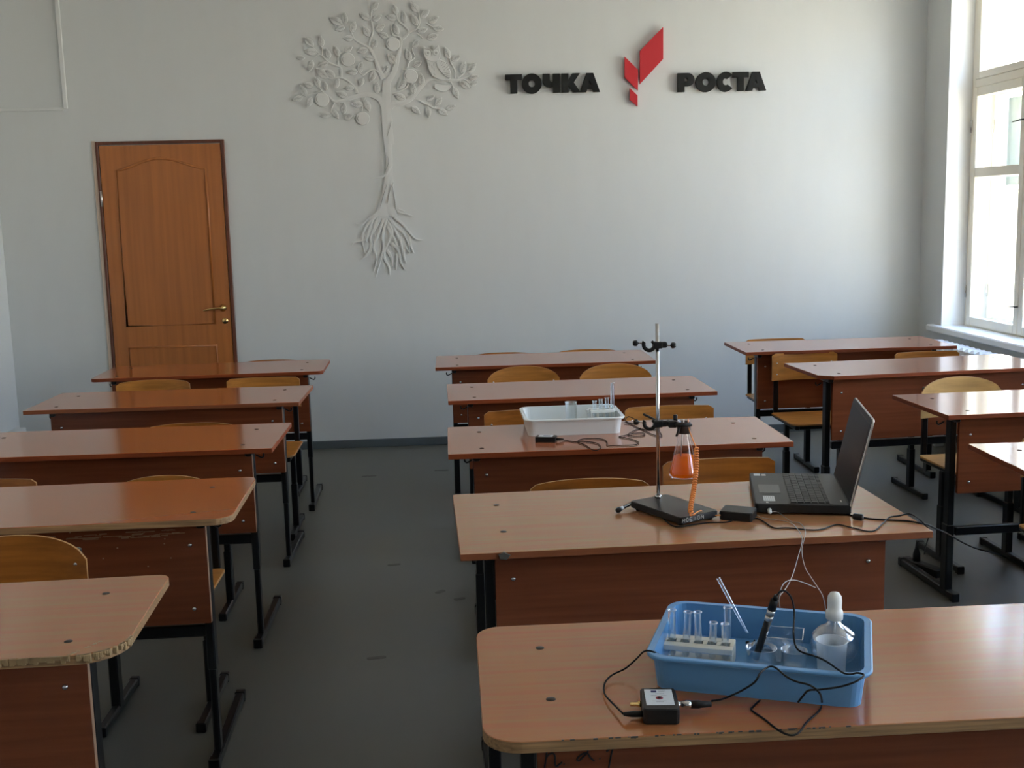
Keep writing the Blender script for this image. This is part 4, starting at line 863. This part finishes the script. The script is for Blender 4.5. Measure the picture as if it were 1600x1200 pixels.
# black interface box right of the base
ib = empty('sensor_box', (.752, 2.862, .760), R(-27), label='black sensor box between the stand base and the laptop', cat='sensor')
MB().slab(rrect(-.043, -.034, .043, .034, .008, 4), 0, .024, .002).build('case', m_blk, ib)
conn('socket', [(0, 0), (.005, 0), (.005, .004), (.003, .005), (0, .005)], m_chrome, T(-.043, -.012, .013) @ RY(R(-90)), ib)
# black probe lying against the base
pa_ = wZ(966, 797, .769); pb2 = wZ(995, 783, .776)
PB = empty('temperature_probe', pa_, label='black probe with a white ring lying at the left of the stand base', cat='probe')
q_ = (pb2 - pa_); Qp = q_.to_track_quat('Z', 'Y').to_matrix().to_4x4(); PL = q_.length
MB().lathe([(0, -.006), (.006, -.005), (.008, .002), (.006, .009), (0, .011)], 14, X=Qp).build('tip', m_blk, PB)
MB().lathe([(0, .010), (.0055, .010), (.0055, .020), (0, .020)], 14, X=Qp).build('ring', m_white_pl, PB)
MB().lathe([(0, .020), (.0040, .020), (.0045, PL), (0, PL)], 12, X=Qp).build('shaft', m_blk, PB)
MB().tube([Qp @ Vector((-.0035, .0035, .02)), Qp @ Vector((-.0035, .0035, PL))], .0016, 6).build('stripe', m_white_pl, PB)

# ------------------------------------------------------------------ laptop
d_ = Vector((.975, -.222)).normalized(); rzl = math.atan2(d_.y, d_.x)
NL = Vector((.803, 2.887)); WL, DL = .360, .248      # local +x runs from palm rest to hinge, local +y along the width
LP = empty('laptop', (NL.x, NL.y, .760), rzl, label='open black laptop facing left with two stickers on its palm rest', cat='laptop')
MB().slab(rrect(0, 0, DL, WL, [.010, .004, .004, .010], 3), .006, .030, .0025).build('base', m_lap, LP)
for x in (.02, DL - .02):
    for y in (.03, WL - .03): MB().lathe([(0, 0), (.007, 0), (.007, .007), (0, .007)], 10, X=T(x, y, 0)).build('rubber_foot', m_blk, LP)
MB().slab(rrect(.018, .12, .075, .215, .003, 2), .0300, .0304, 0).build('touchpad', mat('touchpad', (.02, .02, .02), .3), LP)
kb = MB(); kb.box((.092, .010, .0300), (.198, WL - .012, .0306)); kb.build('keyboard_deck', m_blk, LP)
kk = None; rows = [(.094, [.9] * 3 + [3.6] + [.9] * 6 + [1.1] * 3), (.112, [1.4] + [.92] * 10 + [1.5] + [.95] * 4), (.130, [1.3] + [.92] * 11 + [1.2] + [.95] * 4), (.148, [1.1] + [.92] * 12 + [1.0] + [.95] * 4), (.166, [1.0] * 13 + [1.2] + [.95] * 4), (.184, [.72] * 18 + [.6] * 3)]
for x, ws in rows:
    tot = sum(ws); y = WL - .015; k = (WL - .028) / tot; dxk = .0155 if x < .18 else .010
    for w_ in ws:
        y2 = y - w_ * k; MB().bbox((x, y2 + .001, .0306), (x + dxk, y - .001, .0328), .0007).build('key', m_key, LP); y = y2
MB().box((.025, .030, .0302), (.055, .085, .0305)).build('sticker', m_label, LP)
stp = MB()
for k in range(5): stp.box((.029 + k * .005, .036, .03055), (.0305 + k * .005, .079, .0307))
stp.build('sticker_print', mat('sticker_grey', (.35, .35, .36), .6), LP)
MB().box((.012, WL - .040, .0302), (.030, WL - .014, .0305)).build('sticker', m_label, LP); MB().box((.034, WL - .040, .0302), (.046, WL - .018, .0305)).build('sticker', m_silver, LP)
MB().box((.030, .010, .0302), (.036, .022, .0305)).build('logo_print', m_silver, LP)
MB().box((.224, .030, .0302), (.228, .050, .0304)).build('indicator', m_silver, LP)
# lid
lid_a = R(13); XLid = T(DL - .006, 0, .022) @ RY(lid_a)
MB().slab(rrect(-.003, .004, .006, WL - .004, .001, 1), .0, .010, .001, X=XLid).build('hinge_bar', m_blk, LP)
def lid(z0, x0, x1, y0, y1, zt, mt, nm, r=.014, b=.001):
    out = rrect(y0, z0, y1, zt, [.002, .002, r, r], 5); m_ = MB(); m_.slab(out, x0, x1, b); m_.v = [tuple(XLid @ Vector((z, x, y))) for x, y, z in m_.v]; m_.f = [tuple(reversed(f)) for f in m_.f]; return m_.build(nm, mt, LP)
lid(.004, .0, .0065, 0, WL, .243, m_silver, 'lid_shell', .016, .002)
lid(.006, -.0012, .0003, .002, WL - .002, .241, m_lap, 'bezel', .015, .0004)
lid(.024, -.0016, -.0011, .016, WL - .016, .226, m_screen, 'screen', .002, 0)
conn('usb_plug', [(0, 0), (.0055, 0), (.0055, .022), (.003, .026), (0, .026)], m_white_pl, T(.038, .0, .014) @ RX(R(90)), LP)
# cables on the tan desk
KA = (940, 490, 3.0769); zc4 = .7622
def za(l, z=zc4): return [zc(KA, x, y, z) for x, y in l]
cable('black_cable', za([(240, 950), (290, 980), (325, 1010), (350, 1022), (380, 1024), (500, 1006), (600, 1002), (650, 988), (700, 996), (745, 984), (780, 1000), (830, 1030), (900, 1030), (1000, 1040), (1060, 1036), (1130, 1014), (1200, 1028), (1300, 1047), (1350, 1010), (1385, 978), (1430, 972), (1470, 962), (1505, 972)]) + [zc(KA, 1545, 1006, .764), wY(1452, 830, 2.84), wY(1449, 845, 3.0), wY(1446, 855, 3.6), wY(1444, 866, 4.2)], .0018, m_cable, 'black cable winding along the front of the tan desk below the laptop')
pcab = za([(1150, 960), (1180, 963), (1215, 974), (1260, 980), (1300, 987), (1380, 992), (1460, 996), (1500, 1001), (1535, 1008)]) + [wY(1450, 820, 2.80), wY(1460, 825, 2.90), wY(1477, 832, 3.02), wY(1501, 846, 3.16), wY(1525, 857, 3.30), wY(1549, 863, 3.42), wZ(1572, 871, .006), wZ(1612, 884, .006)]
lc = empty('power_cable', (1.1, 2.76, .762), label='black laptop power cable with a ferrite lump running off the right of the tan desk', cat='cable')
mb = MB(); mb.tube(smooth_path(pcab, 5), .0022, 7); o0 = Vector((1.1, 2.76, .762)); mb.v = [tuple(Vector(v) - o0) for v in mb.v]; mb.build('cord', m_cable, lc)
fa, fb = zc(KA, 1208, 974, .769), zc(KA, 1258, 981, .769)
mb = MB(); mb.tube([fa, fa + (fb - fa) * .12, fa + (fb - fa) * .88, fb], [.005, .0085, .0085, .005], 12); mb.v = [tuple(Vector(v) - o0) for v in mb.v]; mb.build('ferrite', m_blk, lc)
K5 = (700, 740, 2.0)
usb = Vector(); usb = (T(*LP.location) @ RZ(rzl)) @ Vector((.038, -.026, .014))
cable('white_cable', [usb, zc(K5, 1030, 120, .768), zc(K5, 1055, 138, .763), zc(K5, 1075, 150, .763), zc(K5, 1100, 155, .763), zc(K5, 1113, 170, .763), yc(K5, 1117, 188, 2.645), yc(K5, 1106, 238, 2.54), yc(K5, 1115, 290, 2.38), yc(K5, 1135, 325, 2.2), yc(K5, 1155, 355, 2.05), yc(K5, 1170, 380, 1.93), yc(K5, 1178, 410, 1.925), yc(K5, 1182, 450, 1.93)], .0009, m_cable_w, 'thin white cable hanging from the laptop down to the dropper flask')
cable('white_cable', [zc(K5, 940, 120, .768), zc(K5, 955, 126, .764), zc(K5, 985, 138, .763), zc(K5, 1040, 146, .763), zc(K5, 1070, 153, .763), zc(K5, 1088, 168, .763), yc(K5, 1104, 192, 2.645), yc(K5, 1106, 215, 2.58), yc(K5, 1094, 260, 2.4), yc(K5, 1076, 320, 2.15), yc(K5, 1055, 360, 1.95), yc(K5, 1036, 385, 1.87), yc(K5, 1037, 420, 1.88)], .0009, m_cable_w, 'thin white cable hanging from the black sensor box down behind the electrode')
cable('white_cable', [yc(K5, 1036, 385, 1.87), yc(K5, 1040, 362, 1.875), yc(K5, 1048, 345, 1.89), yc(K5, 1062, 335, 1.91), yc(K5, 1085, 333, 1.93), yc(K5, 1115, 342, 1.96), yc(K5, 1148, 356, 2.03)], .0009, m_cable_w, 'thin white cable bridging between the electrode and the flask cable')
# power strip on the floor
ps = empty('power_strip', (*wZ(1437, 884, .02).to_2d(), 0), R(-70), label='black power strip with a plug on the floor beside a right desk foot', cat='power strip')
MB().bbox((-.09, -.022, 0), (.12, .022, .038), .005).build('body', m_blk, ps)
for k in range(3): MB().lathe([(0, 0), (.004, 0), (.003, .002), (0, .002)], 8, X=T(-.06 + k * .018, -.0, .038)).build('contact', m_chrome, ps)
MB().lathe([(0, 0), (.017, 0), (.016, .03), (.008, .055), (.004, .085), (0, .086)], 12, X=T(-.02, 0, .038)).build('plug', m_blk, ps)
